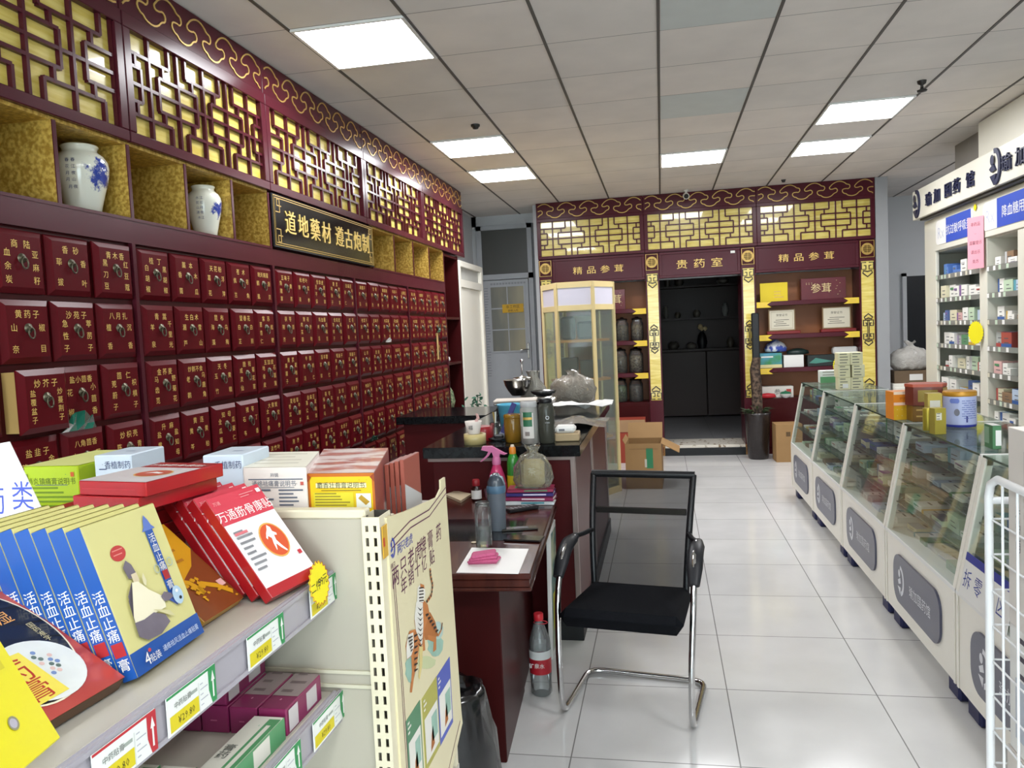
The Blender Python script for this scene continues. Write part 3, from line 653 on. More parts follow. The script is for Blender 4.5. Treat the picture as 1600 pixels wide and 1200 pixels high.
# ---- three carved name boards
for xa, xb, tx, lab, h in ((-1.278, -.169, '精品参茸', 'plum name board with four gilt characters over the jar shelf', .085), (-.003, .930, '贵药室', 'plum name board with three gilt characters over the dark doorway', .10), (1.094, 2.223, '精品参茸', 'plum name board with four gilt characters over the certificate shelf', .085)):
    t = thing('name_board', lab, 'sign', BW(xa, 2.125))
    w = xb-xa; b = MB().box(0, w, 0, .305, -.06, -.012, LACQ2)
    for q in ((0, w, 0, .03), (0, w, .275, .305), (0, .035, .03, .275), (w-.035, w, .03, .275)): b.box(*q, -.012, 0, LACQ2, bev=.004)
    for k, ch in enumerate(tx): b.text(ch, h, GOLDTX, None, w/2+(k-(len(tx)-1)/2)*(.165 if len(tx) == 4 else .2), .15, z=-.0115, ext=.004, sx=1.25)
    obj('board', b, t)
tag(obj('paper_tag', MB().box(0, .05, 0, .028, 0, .002, WHITE), M=BW(.82, 2.37, YB-.003)), 'tiny white tag stuck on the corner of the doorway name board', 'tag')
# ---- the two display shelves
BROWN = mat('#96592f', .45, var=.15, vs=3, name='orange_brown_back'); TAGY = mat('#e2c13a', .5, var=.03, name='yellow_shelf_tag')
LV = (1.785, 1.40, 1.01, .655)
for xa, xb, lab in ((-1.28, -.167, 'dark red display shelf holding glass jars, left of the dark doorway'), (1.092, 2.225, 'dark red display shelf holding certificates and gift boxes')):
    t = thing('display_shelf', lab, 'shelf', BW(xa, 0)); w = xb-xa
    obj('back_panel', MB().box(0, w, .64, 2.125, -.37, -.355, BROWN), t)
    for z in LV[:3]:
        s = MB().box(0, w, z-.05, z, -.355, -.012, LACQ2, bev=.003); o = obj('shelf', s, t)
        for x0, d in ((.006, 1), (w-.006, -1)):
            if xa < 0 and d == 1: continue
            L = .165; g = MB().prism([(x0, z-.068), (x0+d*L, z-.068), (x0+d*(L-.05), z-.034), (x0+d*L, z-.002), (x0, z-.002)][::d], -.011, -.008, TAGY)
            for q in range(3): g.rect(min(x0+d*.03, x0+d*.1), z-.052+q*.014, max(x0+d*.03, x0+d*.1), z-.048+q*.014, GILT, T(0, 0, -.0078))
            obj('shelf_tag', g, o)
    obj('cupboard', MB().box(0, w, 0, LV[3], -.36, -.014, DARKRED).box(.02, w/2-.005, .08, LV[3]-.05, -.014, -.008, DARKRED, bev=.003).box(w/2+.005, w-.02, .08, LV[3]-.05, -.014, -.008, DARKRED, bev=.003), t)
def jar(label, x, y, z, r, h, fill, lid='#2b2320', group=None):
    t = thing('glass_jar', label, 'jar', T(x, y, z), group)
    obj('glass_body', MB().lathe([(r*.9, 0), (r, .02), (r, h*.72), (r*.82, h*.82), (r*.8, h*.86)], CLEAR, n=20), t)
    obj('contents', MB().lathe([(0, .006), (r*.92, .008), (r*.93, h*.62), (r*.5, h*.68), (0, h*.66)], two_tone('dried_herb_'+fill[0][1:]+str(int(x*100)), fill[0], fill[1], 50, .35, .65, .8), n=18, cap=False), t)
    obj('lid', MB().lathe([(r*.86, h*.86), (r*.88, h*.88), (r*.8, h*.93), (r*.3, h*.95), (r*.22, h), (0, h)], sheer(lid, .35, .8, .05), n=20), t)
    return t
for row, (z, pxs, tp, nm) in enumerate(((LV[1], ((962, 983), (986, 1006)), (497, 530), 'second'), (LV[2], ((959, 981), (983, 1006)), (541, 580), 'third'), (LV[3], ((960, 981), (983, 1006)), (588, 627), 'lowest'))):
    for k, (p0, p1) in enumerate(pxs):
        A, B = atY(p0, tp[1], 9.66), atY(p1, tp[1], 9.66); r = (B.x-A.x)/2*.97
        jar('glass jar of %s, %s the doorway, %s jar shelf' % (('dark dried roots', 'pale dried slices')[k], ('farther from', 'nearest')[k], nm), (A.x+B.x)/2, 9.68, z+.001, r, .29 if row == 0 else .31 if row == 1 else .30, (('#2a1f16', '#5a5038') if k == 0 else ('#3d2c20', '#7b6d52')) if row < 2 else (('#25301d', '#56663a') if k == 0 else ('#1d1511', '#493a2c')), group='glass jars on the back shelf')
def stand_box(name, label, cat, px0, px1, ybase, ytop, y, z, d, base, prints=(), lean=0, ang=0):
    """carton standing on level z at depth y with its front between two sight lines"""
    A, B, Cc = atY(px0, ybase, y), atY(px1, ybase, y), atY((px0+px1)/2, ytop, y)
    return tag(obj(name, carton(B.x-A.x, d, max(.02, Cc.z-z), base, prints), M=T(A.x, y, z+.001) @ Rz(ang) @ Rx(-lean)), label, cat)
MAROON = mat('#5e1420', .4, coat=.3, var=.25, vs=12, name='maroon_gift_box'); PALEG = mat('#d8c48e', .5, name='pale_gilt')
GB = [('front', 'text', '参茸', .45, .52, .42, PALEG)]+[('front', 'disc', .82+.05*math.sin(k*2), .2+.13*k, .012, .012, PALEG) for k in range(6)]+[('front', 'disc', .12+.06*(k % 3), .72+.06*(k//3), .012, .01, PALEG) for k in range(6)]
stand_box('gift_box', 'maroon gift box with pale characters on the top jar shelf', 'gift box', 941, 977, 480, 453, 9.62, LV[0], .1, MAROON, GB)
stand_box('gift_box', 'maroon gift box with pale characters above the certificates', 'gift box', 1252, 1322, 464, 434, 9.62, LV[0], .1, MAROON, GB)
stand_box('yellow_folder', 'bright yellow folder standing at the doorway end of the top certificate shelf', 'folder', 1188, 1231, 470, 442, 9.64, LV[0], .02, mat('#e3c81f', .5, var=.05), [('front', 'lines', .5, .2, .9, .5, 3, GILT)])
PARCH = mat('#cfc8b4', .6, var=.05, name='parchment'); INK = mat('#4a4844', .7, name='grey_ink')
for lab, a, c, n in (('framed certificate on a red stand, the one nearer the dark doorway', 1201, 1243, 0), ('framed certificate on a red stand, the one nearer the grey wall', 1285, 1330, 1)):
    A, B = atY(a, 512, 9.62), atY(c, 512, 9.62); w = B.x-A.x
    t = thing('certificate', lab, 'certificate', T(A.x, 9.62, LV[1]+.001))
    obj('stand', MB().box(-.02, w+.05, -.03, .07, 0, .035, mat('#7a1c1c', .4), bev=.004), t)
    pl = MB().box(0, w, 0, .012, .037, .29, mat('#8a6f4e', .45), bev=.002); F = frame((0, -.0008, .037), (1, 0, 0), (0, 0, 1)); pl.rect(.014, .014, w-.014, .239, PARCH, F)
    F = frame((0, -.0012, .037), (1, 0, 0), (0, 0, 1))
    if n == 0: pl.ribbon([(.03, .03), (w-.03, .03), (w-.03, .222), (.03, .222)], .004, .0002, mat('#8b7d55', .5), F, True)
    pl.text('荣誉证书', .028, INK, F, w/2, .185)
    for k in range(4): pl.rect(.06+.02*(k % 2), .06+k*.022, w-.07-.03*(k % 3), .066+k*.022, INK, F)
    obj('plate', pl, t)
SKYB = two_tone('landscape_print', '#3f8a4a', '#5f9fd8', 3, .4, .6, .45)
stand_box('gift_box', 'blue gift box with a green landscape print on the third certificate shelf', 'gift box', 1188, 1222, 573, 552, 9.60, LV[2], .18, SKYB, [('front', 'rect', 0, 0, 1, .22, mat('#e2d9a0', .5)), ('front', 'rect', .05, .7, .6, .8, WHITE)])
b = MB().lathe([(.03, 0), (.12, .01), (.13, .05), (.10, .10), (.05, .13), (.012, .15)], two_tone('blue_white_pouch', '#e0e4ee', '#3b4fa5', 14, .45, .55, .4), n=16, sx=1, sy=.6)
tag(obj('pouch', b, M=T(1.32, 9.70, LV[2]+.178)), 'blue and white pouch lying on the blue landscape gift box', 'pouch')
stand_box('small_box', 'plain white box on the third certificate shelf beside the landscape box', 'box', 1225, 1256, 572, 555, 9.58, LV[2], .16, WHITE)
tag(obj('dark_pouch', MB().lathe([(.05, 0), (.13, .015), (.12, .05), (.06, .075), (.02, .08)], mat('#1d2f2c', .35), n=16, sy=.6), M=T(1.57, 9.72, LV[2]+.135)), 'dark green pouch lying on the plain white box', 'pouch')
tag(obj('dark_box', carton(.30, .16, .13, mat('#1c2322', .35), [('front', 'poly', [(.05, .3), (.3, .75), (.95, .4), (.3, .25)], mat('#4d8a7c', .4))]), M=T(1.66, 9.60, LV[2]+.001)), 'dark box with a pale green swoosh beside the plain white box', 'box')
b = carton(.28, .16, .12, WHITE, [('front', 'lines', .1, .2, .9, .7, 3, mat('#9a9a9a', .6))])
tag(obj('small_box', b, M=T(1.968, 9.60, LV[2]+.001)), 'white lidded box at the grey wall end of the third certificate shelf', 'box')
tag(obj('paper_roll_pack', MB().box(0, .27, 0, .13, 0, .09, mat('#c9c9c6', .6), bev=.02), M=T(1.95, 9.62, LV[2]+.123)), 'pale grey wrapped pack on the white lidded box', 'pack')
stand_box('wide_box', 'wide pale box with red ends on the lowest certificate shelf', 'box', 1190, 1240, 624, 604, 9.62, LV[3], .16, mat('#d8d4cc', .5), [('front', 'rect', .78, .25, .93, .75, mat('#b5403c', .5)), ('front', 'text', '参', .5, .5, .5, INK)])
tag(obj('red_pouch', MB().lathe([(.04, 0), (.10, .012), (.08, .05), (.02, .06)], mat('#b3202b', .4), n=14, sy=.5), M=T(1.20, 9.565, LV[3]+.001)), 'small red pouch in front of the wide pale box', 'pouch')
t = thing('lidded_bowl', 'small white bowl with green lid in front of the wide pale box', 'bowl', T(1.40, 9.56, LV[3]+.001))
obj('bowl', MB().lathe([(.025, 0), (.06, .03), (.065, .05)], WHITE, n=18), t); obj('lid', MB().lathe([(.066, .05), (.05, .07), (.01, .078), (0, .09)], mat('#2d6a4d', .35), n=18), t)
# ---- inside the unlit room: a shelf of small things
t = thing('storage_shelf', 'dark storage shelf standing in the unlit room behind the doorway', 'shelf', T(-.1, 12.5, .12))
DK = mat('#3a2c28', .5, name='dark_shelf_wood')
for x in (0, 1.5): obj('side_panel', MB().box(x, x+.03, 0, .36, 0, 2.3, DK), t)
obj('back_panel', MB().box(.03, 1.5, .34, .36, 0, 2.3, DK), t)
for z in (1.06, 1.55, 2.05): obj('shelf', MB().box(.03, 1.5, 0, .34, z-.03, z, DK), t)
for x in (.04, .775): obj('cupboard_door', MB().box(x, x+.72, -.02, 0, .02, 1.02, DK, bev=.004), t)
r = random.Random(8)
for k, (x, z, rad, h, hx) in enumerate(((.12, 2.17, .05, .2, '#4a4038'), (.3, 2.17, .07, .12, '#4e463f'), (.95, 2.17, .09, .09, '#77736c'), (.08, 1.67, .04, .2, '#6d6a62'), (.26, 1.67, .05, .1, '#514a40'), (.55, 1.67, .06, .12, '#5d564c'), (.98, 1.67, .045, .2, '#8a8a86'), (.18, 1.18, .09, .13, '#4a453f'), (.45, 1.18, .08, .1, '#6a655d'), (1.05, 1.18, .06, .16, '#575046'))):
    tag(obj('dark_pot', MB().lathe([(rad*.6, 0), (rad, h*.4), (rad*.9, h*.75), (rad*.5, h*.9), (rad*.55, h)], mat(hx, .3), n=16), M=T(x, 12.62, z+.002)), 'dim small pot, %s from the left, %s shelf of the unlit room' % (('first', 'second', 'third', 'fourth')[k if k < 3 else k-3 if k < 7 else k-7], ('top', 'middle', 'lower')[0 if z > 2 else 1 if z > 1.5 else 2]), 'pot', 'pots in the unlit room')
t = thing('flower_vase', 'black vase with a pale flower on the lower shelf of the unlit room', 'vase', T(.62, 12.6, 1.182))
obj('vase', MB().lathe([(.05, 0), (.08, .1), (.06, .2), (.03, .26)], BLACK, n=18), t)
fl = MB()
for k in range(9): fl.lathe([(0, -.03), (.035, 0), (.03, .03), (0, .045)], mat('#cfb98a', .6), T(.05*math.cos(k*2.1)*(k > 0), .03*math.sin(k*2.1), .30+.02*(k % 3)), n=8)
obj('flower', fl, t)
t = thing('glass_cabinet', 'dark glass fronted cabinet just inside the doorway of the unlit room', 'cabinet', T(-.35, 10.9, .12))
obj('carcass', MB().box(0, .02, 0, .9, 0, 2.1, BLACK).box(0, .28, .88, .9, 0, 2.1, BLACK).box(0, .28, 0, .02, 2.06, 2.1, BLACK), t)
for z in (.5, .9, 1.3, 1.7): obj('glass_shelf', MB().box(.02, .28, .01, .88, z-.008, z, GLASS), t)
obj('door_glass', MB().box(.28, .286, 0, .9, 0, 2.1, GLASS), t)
# ================================================================ glass counters on the right, with their stock
SLATE = mat('#4a4c60', .35, coat=.3, var=.04, name='slate_blue_plaque'); NAVY = mat('#20244f', .45, name='navy_foot'); OFFW = mat('#eae6db', .38, coat=.1, var=.03, name='off_white_panel')
GTOP = sheer('#dce8e1', .95, .5, .03); GEDGE = mat('#2e4a3f', .2, name='dark_glass_edge')
XC, ZB, ZT = 1.10, .475, 1.0
LIGHTG = mat('#d7d9df', .4, name='pale_lettering')
def figure_logo(b, cx, cy, s, mt, F, z=.0015):
    """crescent enclosing a small bust-like mark"""
    P = [(cx+s*.5*math.cos(a), cy+s*.62*math.sin(a)) for a in [math.radians(q) for q in range(-80, 100, 12)]]
    Q = [(cx+s*.30*math.cos(a)+.02*s, cy+s*.44*math.sin(a)) for a in [math.radians(q) for q in range(100, -81, -12)]]
    b.add([(x, y, z) for x, y in P+Q], [tuple(range(len(P)+len(Q)))], mt, F)
    b.disc(cx-.12*s, cy+.26*s, .13*s, .16*s, mt, F, z, 14); b.quad([(cx-.3*s, cy-.05*s, z), (cx+.02*s, cy+.12*s, z), (cx+.1*s, cy-.1*s, z), (cx-.22*s, cy-.2*s, z)], mt, F)
    b.quad([(cx-.34*s, cy-.3*s, z), (cx+.05*s, cy-.28*s, z), (cx-.02*s, cy-.6*s, z)], mt, F)
def rrect(w, h, r, n=8):
    P = []
    for cx, cy, a0 in ((w-r, h-r, 0), (r, h-r, 90), (r, r, 180), (w-r, r, 270)):
        P += [(cx+r*math.cos(math.radians(a0+90*k/n)), cy+r*math.sin(math.radians(a0+90*k/n))) for k in range(n+1)]
    return P
BC = [('white', '#e6e4dd'), ('cream', '#d9d2b4'), ('pale blue', '#b4c3d6'), ('pale green', '#b9cdb0'), ('grey', '#a8aaa6'), ('pink', '#d3a9a5'), ('yellow', '#cdb557'), ('blue', '#54689a'), ('green', '#5f8f67'), ('brown', '#8a6f55'), ('red', '#a24a42')]
BWT = [40, 14, 9, 8, 7, 5, 4, 5, 4, 2, 2]; CWT = [44, 12, 10, 9, 16, 3, 2, 2, 2, 1, 0]
ORD = ['first', 'second', 'third', 'fourth', 'fifth', 'sixth', 'seventh', 'eighth', 'ninth', 'tenth', 'eleventh', 'twelfth', 'thirteenth', 'fourteenth']
def stripes(r, hx):
    ac = mat(r.choice(['#3f5f9a', '#4f8a5a', '#a8433f', '#6a6a78', '#c9a13c', '#5a9aa8', '#7d5a8f', '#b9b9b9']), .5); dk = mat('#55565a', .6)
    k = r.randrange(5)
    P = []
    for f in ('front', 'top'):
        if k == 0: P += [(f, 'rect', 0, .0, 1, .28, ac)]
        elif k == 1: P += [(f, 'rect', .0, 0, .25, 1, ac)]
        elif k == 2: P += [(f, 'disc', .75, .5, .012, .012, ac)]
        elif k == 3: P += [(f, 'rect', .1, .62, .7, .8, ac)]
        P += [(f, 'lines', .3, .3, .85, .58, 2, dk)]
    return P
units = [(6.275, 7.245, 'farthest from the camera'), (5.285, 6.265, 'second from the far end'), (4.265, 5.275, 'in the middle of the row'), (3.275, 4.255, 'next to the sign for opened packs'), (2.285, 3.265, 'nearest, behind the wire bin')]
DP = .56
for ui, (ya, yb, lab) in enumerate(units):
    L = yb-ya
    t = thing('glass_counter', 'white based glass display counter, the one '+lab, 'display counter', T(XC, ya, 0), 'glass display counters')
    c = MB().box(0, DP, 0, L, .085, ZB, OFFW, bev=.006); c.box(-.004, .012, .0, L, ZB-.012, ZB+.004, WHITE); c.box(-.006, 0, L-.022, L-.004, .09, ZB-.012, OFFW, bev=.003); c.box(-.006, 0, .004, .022, .09, ZB-.012, OFFW, bev=.003)
    obj('base_cabinet', c, t)
    for fy in (.04, L-.16): obj('foot', MB().box(.02, DP-.03, fy, fy+.12, 0, .085, NAVY, bev=.01), t)
    pw_ = .66; ph = .235
    F = frame((-.001, L/2+pw_/2, .165), (0, -1, 0), (0, 0, 1))
    pq = MB().prism(rrect(pw_, ph, .085), -.001, .009, SLATE, F); figure_logo(pq, .115, ph/2, .12, LIGHTG, F, .0095)
    pq.text('瑜加国药馆', .052, LIGHTG, F, .40, ph/2-.005, z=.0095); obj('plaque', pq, t)
    sl = (.10)/(ZT-ZB)
    def fx(z): return (z-ZB)*sl
    for yy in (.0, L-.028):
        p = MB(); v = []
        for z in (ZB, ZT):
            for dx, dy in ((0, 0), (.03, 0), (.03, .028), (0, .028)): v.append((fx(z)+dx-.004, yy+dy, z))
        p.add(v, [(3, 2, 1, 0), (4, 5, 6, 7), (0, 1, 5, 4), (1, 2, 6, 5), (2, 3, 7, 6), (3, 0, 4, 7)], OFFW); p.box(DP-.03, DP, yy, yy+.028, ZB, ZT, OFFW); p.box(.10, DP, yy, yy+.028, ZT-.028, ZT-.001, OFFW); obj('frame_post', p, t)
    obj('top_trim', MB().box(.095, DP, 0, .016, ZT-.001, ZT+.009, WHITE), t)
    obj('front_glass', MB().quad([(0, .028, ZB+.004), (0, L-.028, ZB+.004), (.10, L-.028, ZT), (.10, .028, ZT)], GLASS), t)
    g = MB().box(.10, DP, .016, L, ZT, ZT+.008, GTOP); g.box(.096, .10, .016, L, ZT, ZT+.008, GEDGE); obj('top_glass', g, t)
    obj('rear_panel', MB().box(DP-.02, DP-.01, .03, L-.03, ZB, ZT-.03, mat('#a3aaa4', .5, name='rear_sliding_door')), t)
    for z in (.62, .755, .885): gs = MB().box(fx(z)+.02, DP-.03, .03, L-.03, z-.007, z, GTOP); gs.box(fx(z)+.017, fx(z)+.02, .03, L-.03, z-.007, z, GEDGE); obj('glass_shelf', gs, t)
    # stock
    for lv, z in enumerate((ZB+.001, .621, .756, .886)):
        r = random.Random(ui*17+lv*5+2); y = L-.05; n = 0
        while True:
            w = r.uniform(.08, .16); d = r.uniform(.12, .2) if lv < 3 else r.uniform(.1, .16); h = r.uniform(.014, .04) if r.random() < .82 else r.uniform(.05, .085)
            if y-w < .045 or n >= 9: break
            x = fx(z)+.05+r.uniform(0, .04); h = min(h, .085)
            nm, hx = r.choices(BC, CWT)[0]
            o = obj('medicine_box', carton(w, d, h, mat(hx, .45, var=.02), stripes(r, hx), .0008), M=T(XC+x, ya+y, z) @ Rz(-90+r.uniform(-3, 3)))
            tag(o, '%s medicine box, %s from far end, %s, %s glass counter' % (nm, ORD[n], ('bottom deck', 'lower glass shelf', 'middle glass shelf', 'upper glass shelf')[lv], ('farthest', 'second farthest', 'mid row', 'second nearest', 'nearest')[ui]), 'medicine box', 'medicine boxes in the glass counters')
            y -= w+r.uniform(.004, .02); n += 1
# ---- sign for opened packs on the second nearest counter
t = thing('section_sign', 'white acrylic sign with blue band and lettering leaning on a glass counter', 'sign', T(0, 0, 0))
SL = math.degrees(math.atan2(.10, .525))
F = frame((1.092, 3.215, .482), (0, -1, 0), (.10, 0, .525))
p = MB().box(0, .42, 0, .135, 0, .003, WHITE, F); p.box(0, .42, .135, .165, 0, .003, mat('#2b3490', .4), F); p.text('拆零专区', .065, mat('#3b4790', .5), F, .2, .07, z=.0034, gap=1.35)
obj('plate', p, t)
# ---- goods standing on the glass tops
def on(z, px0, px1, ybase, ytop):
    """position, width, height of something standing on level z between two sight lines"""
    c = atZ((px0+px1)/2, ybase, z); dep = FW.dot(c-Vector((0, 0, EYE))); w = (px1-px0)*dep/FPX; top = atY((px0+px1)/2, ytop, c.y); return c, w, max(.01, top.z-z), dep
ZG = ZT+.009
CRB = mat('#ddd7b0', .5, var=.03, name='cream_carton'); gy = mat('#7b7a6a', .6)
c0, w0, h0, _ = on(ZG, 1306, 1323, 609, 591); c0 = c0+Vector((.02, 0, 0))
for k in range(6):
    col, row = k % 2, k//2; bw_ = .089
    o = obj('cream_box', carton(bw_, .12, .093, CRB, [('front', 'lines', .15, .15, .85, .85, 4, gy)]+([('front', 'rect', .35, .15, .8, .5, WHITE)] if row == 0 and col == 0 else [])), M=T(c0.x-.045+col*(bw_+(.012 if row == 1 else .002)), c0.y-.02, ZG+row*.095) @ Rz((-2, 1, 2, -3, -1, 2)[k]))
    tag(o, 'cream carton in the stack on the glass counter, %s row, %s' % (('bottom', 'middle', 'top')[row], ('on the aisle side', 'on the cabinet side')[col]), 'box', 'cream cartons stacked on the glass counter')
YEL = mat('#e6d81a', .5, var=.02, name='yellow_card')
def starburst(name, label, M, r, tx=None, n=44, ry=None):
    b = MB(); P = [(r*(1-.13*(i % 2))*math.cos(2*PI*i/n), (ry or r)*(1-.13*(i % 2))*math.sin(2*PI*i/n)) for i in range(n)]
    b.prism(P, 0, .0012, YEL)
    if tx:
        for k, (s, hh, yy) in enumerate(tx): b.text(s, hh, BLACK, None, 0, yy, z=.0016)
    return tag(obj(name, b, M=M), label, 'price sign')
c, w, h, dp = on(ZG, 1291, 1305, 591, 555)
starburst('starburst_sign', 'yellow starburst price sign in front of the cream cartons', frame((max(c.x+.03, 1.235), c.y-.17, ZG+.125), (1, 0, 0), (0, .05, 1)), .045, [('特价', .03, .015)], ry=.075)
obj('stick', MB().box(-.002, .002, -.1245, -.05, -.004, -.001, WHITE), bpy.data.objects['starburst_sign'])
c, w, h, dp = on(ZG, 1267, 1300, 593, 575)
tag(obj('medicine_carton', carton(w, .1, h, mat('#dfe3da', .5), [('front', 'rect', 0, 0, 1, .5, mat('#5f9a68', .5)), ('front', 'disc', .75, .35, .012, .012, WHITE), ('front', 'lines', .1, .62, .8, .85, 2, gy)]), M=T(c.x-w/2+.01, 7.08, ZG)), 'white and green carton at the far end of the glass counters', 'box')
c, w, h, dp = on(ZG, 1398, 1430, 656, 612)
t = obj('orange_box', carton(w, .11, h, mat('#e0861e', .45), [('front', 'rect', 0, .9, 1, 1, mat('#f1d9bd', .5)), ('front', 'rect', 0, .52, 1, .62, mat('#f0c9b2', .5)), ('front', 'rect', 0, 0, 1, .5, mat('#d9a81e', .5))]+[('front', 'disc', .16+.22*k, .15+.22*j, .011, .01, WHITE) for k in range(4) for j in range(2)]+[('front', 'text', '护手霜', .5, .76, .1, mat('#b3541a', .5))]), M=T(c.x-w/2, c.y, ZG) @ Rz(6)); tag(t, 'bright orange carton with white dots on the glass counter', 'box')
c, w, h, dp = on(ZG, 1429, 1447, 661, 636); bz = h
tag(obj('brown_box', carton(w*1.5, .12, h, mat('#7d5a24', .4), [('front', 'lines', .2, .3, .8, .7, 2, GILT)]), M=T(c.x-w/2+.008, c.y+.05, ZG)), 'small brown gilt box carrying the maroon box', 'box')
c2, w2, h2_, dp2 = on(ZG, 1427, 1472, 661, 610)
P = [(0, 0), (.13, -.02), (.17, .04), (.15, .13), (.03, .14), (-.02, .07)]
b = MB().prism(P, 0, .095, mat('#6b2a1c', .35, coat=.3)); b.prism([(x*1.03-.002, y*1.03) for x, y in P], .095, .11, mat('#b5533a', .4)); b.quad([(.133, -.0205, .012), (.172, .036, .012), (.172, .036, .09), (.133, -.0205, .09)], GILT); b.quad([(.02, -.0045, .02), (.11, -.0175, .02), (.11, -.0175, .08), (.02, -.0045, .08)], mat('#8a7431', .35, .3))
tag(obj('hexagonal_box', b, M=T(c2.x-w2/2+.022, c2.y+.05, ZG+bz+.002)), 'six sided maroon and gilt box lying across smaller boxes on the glass counter', 'box')
GOLDF = mat('#b3a23a', .3, .5, var=.08, name='gold_foil')
c, w, h, dp = on(ZG, 1445, 1460, 673, 638)
tag(obj('gold_tin', MB().lathe([(w*.48, 0), (w*.5, .004), (w*.5, h-.004), (w*.47, h)], GOLDF, n=22), M=T(c.x, c.y+.02, ZG)), 'slim round gold tin on the glass counter', 'tin')
c, w, h, dp = on(ZG, 1462, 1484, 679, 638)
tag(obj('gold_box', carton(w*.8, .05, h, mat('#a8983c', .35, .35), [('front', 'rect', .12, .55, .6, .82, mat('#d8d3c0', .5)), ('front', 'lines', .15, .58, .55, .78, 3, gy), ('right', 'rect', .1, .4, .7, .85, mat('#d8d3c0', .5))]), M=T(c.x-w/2, c.y, ZG) @ Rz(10)), 'square gold box with a pale label beside the milk powder can', 'box')
tag(obj('gold_carton', carton(.065, .05, .17, mat('#b09a48', .4, .3), [('front', 'rect', .15, .55, .85, .8, mat('#cfcabb', .5))]), M=T(c.x+.0, c.y+.20, ZG)), 'tall gold carton standing behind the square gold box', 'box')
c, w, h, dp = on(ZG, 1485, 1532, 668, 612); r_ = w/2; LAV = mat('#b4bbdf', .3, coat=.4, var=.03, name='lavender_label')
t = thing('powder_can', 'large lavender milk powder can with a gold lid on the glass counter', 'can', T(c.x, c.y+r_, ZG))
b = MB().lathe([(r_*.97, 0), (r_, .006), (r_, .012)], mat('#343c9a', .3), n=36); b.lathe([(r_, .012), (r_, h*.86)], LAV, n=36, cap=False)
def onr(a, z, e=.0008): q = math.radians(a); return frame(((r_+e)*math.cos(q), (r_+e)*math.sin(q), z), (-math.sin(q), math.cos(q), 0), (0, 0, 1))
for k in range(9):
    for a in range(-96, -40, 7): b.rect(-.007, 0, .007, .003, mat('#5560a8', .4), onr(a, h*(.25+.06*k))) if (a+k*7) % 3 else None
for a in range(-135, -112, 6): b.disc(0, 0, .01, .012, mat('#6f7fc4', .4), onr(a, h*.74))
b.disc(0, 0, .012, .017, mat('#7b7a86', .4), onr(-118, h*.42)); b.rect(-.004, 0, .004, .03, mat('#3b3f80', .4), onr(-84, h*.14))
obj('body', b, t); obj('lid', MB().lathe([(r_*1.02, h*.86), (r_*1.03, h*.88), (r_*1.03, h*.97), (r_*.98, h)], mat('#c08a2c', .35, .3), n=36), t)
c, w, h, dp = on(ZG, 1552, 1572, 702, 665)
tag(obj('medicine_carton', carton(w*.62, .08, h, mat('#4d7d55', .45), [('front', 'rect', .35, .15, 1, .8, WHITE), ('left', 'rect', 0, .2, .6, .9, mat('#87a98b', .5)), ('top', 'rect', 0, 0, 1, 1, WHITE)]), M=T(c.x-w/2, c.y, ZG)), 'green and white carton on the nearest glass counter behind the wire bin', 'box')
# ---- tall medicine cabinet behind the counters
XM = 2.60
PANELW = mat('#d9d6c8', .35, coat=.3, var=.02, name='ivory_cabinet_panel'); BACKG = mat('#8e948c', .5, name='grey_cabinet_back')
t = thing('medicine_cabinet', 'tall ivory medicine cabinet with glass shelves behind the counters', 'cabinet', T(XM, 0, 0))
obj('end_panel', MB().box(0, .03, 8.18, 8.5, 0, 2.47, PANELW, bev=.004).box(.03, .42, 8.47, 8.5, 0, 2.47, PANELW), t)
obj('back_panel', MB().box(.40, .42, 5.2, 8.47, 0, 2.47, BACKG), t)
for ya, yb in ((6.985, 7.14), (6.27, 6.43)): obj('divider', MB().box(0, .40, ya, yb, 0, 2.15, PANELW, bev=.004), t)
obj('divider', MB().box(0, .40, 5.2, 5.26, 0, 2.15, PANELW), t)
hd = obj('header_board', MB().box(-.01, .03, 5.2, 8.19, 2.15, 2.47, PANELW, bev=.003).box(.03, .40, 5.2, 8.47, 2.14, 2.155, PANELW), t)
obj('top_panel', MB().box(0, .05, 5.2, 7.14, 2.47, 3.095, PANELW, bev=.003).box(.05, .40, 7.11, 7.14, 2.47, 3.095, PANELW), t)
BLU = mat('#3550b0', .4, var=.03, name='blue_header'); 
for y1, y0, tx in ((8.13, 7.23, '抗过敏呼吸类'), (7.02, 6.05, '降血糖用药'), (5.95, 5.25, '心脑血管')):
    L = y1-y0; F = frame((-.0105, y1, 2.20), (0, -1, 0), (0, 0, 1)); p = MB().prism(rrect(L, .225, .06), 0, .004, WHITE, F)
    p.rect(.27, .0, L-.04, .225, BLU, F, .0045); p.text('Rx', .13, mat('#b9bccb', .5), F, .14, .11, z=.0045); p.text(tx, .085, WHITE, F, .27+(L-.31)/2, .11, z=.0052, sx=1.0)
    obj('header_label', p, hd)
LVL = [1.905-.214*k for k in range(7)]
for bi, (ya, yb) in enumerate(((7.14, 8.18), (6.43, 6.985), (5.26, 6.27))):
    for k, z in enumerate(LVL):
        g = MB().box(.005, .395, ya, yb, z-.008, z, GTOP); g.box(0, .005, ya, yb, z-.03, z+.012, sheer('#a7a79e', .45, .7, .1))
        rr = random.Random(k*3+bi)
        y = yb-.03
        while y > ya+.1: g.rect(-y-.035, z-.027, -y+.01, z+.008, rr.choice((WHITE, WHITE, mat('#c9c4b0', .5), mat('#b9c9b4', .5))), frame((-.0006, 0, 0), (0, -1, 0), (0, 0, 1))) ; y -= rr.uniform(.08, .16)
        obj('glass_shelf', g, t)
bins = ('left bay', 'narrow bay', 'bay behind the wire bin')
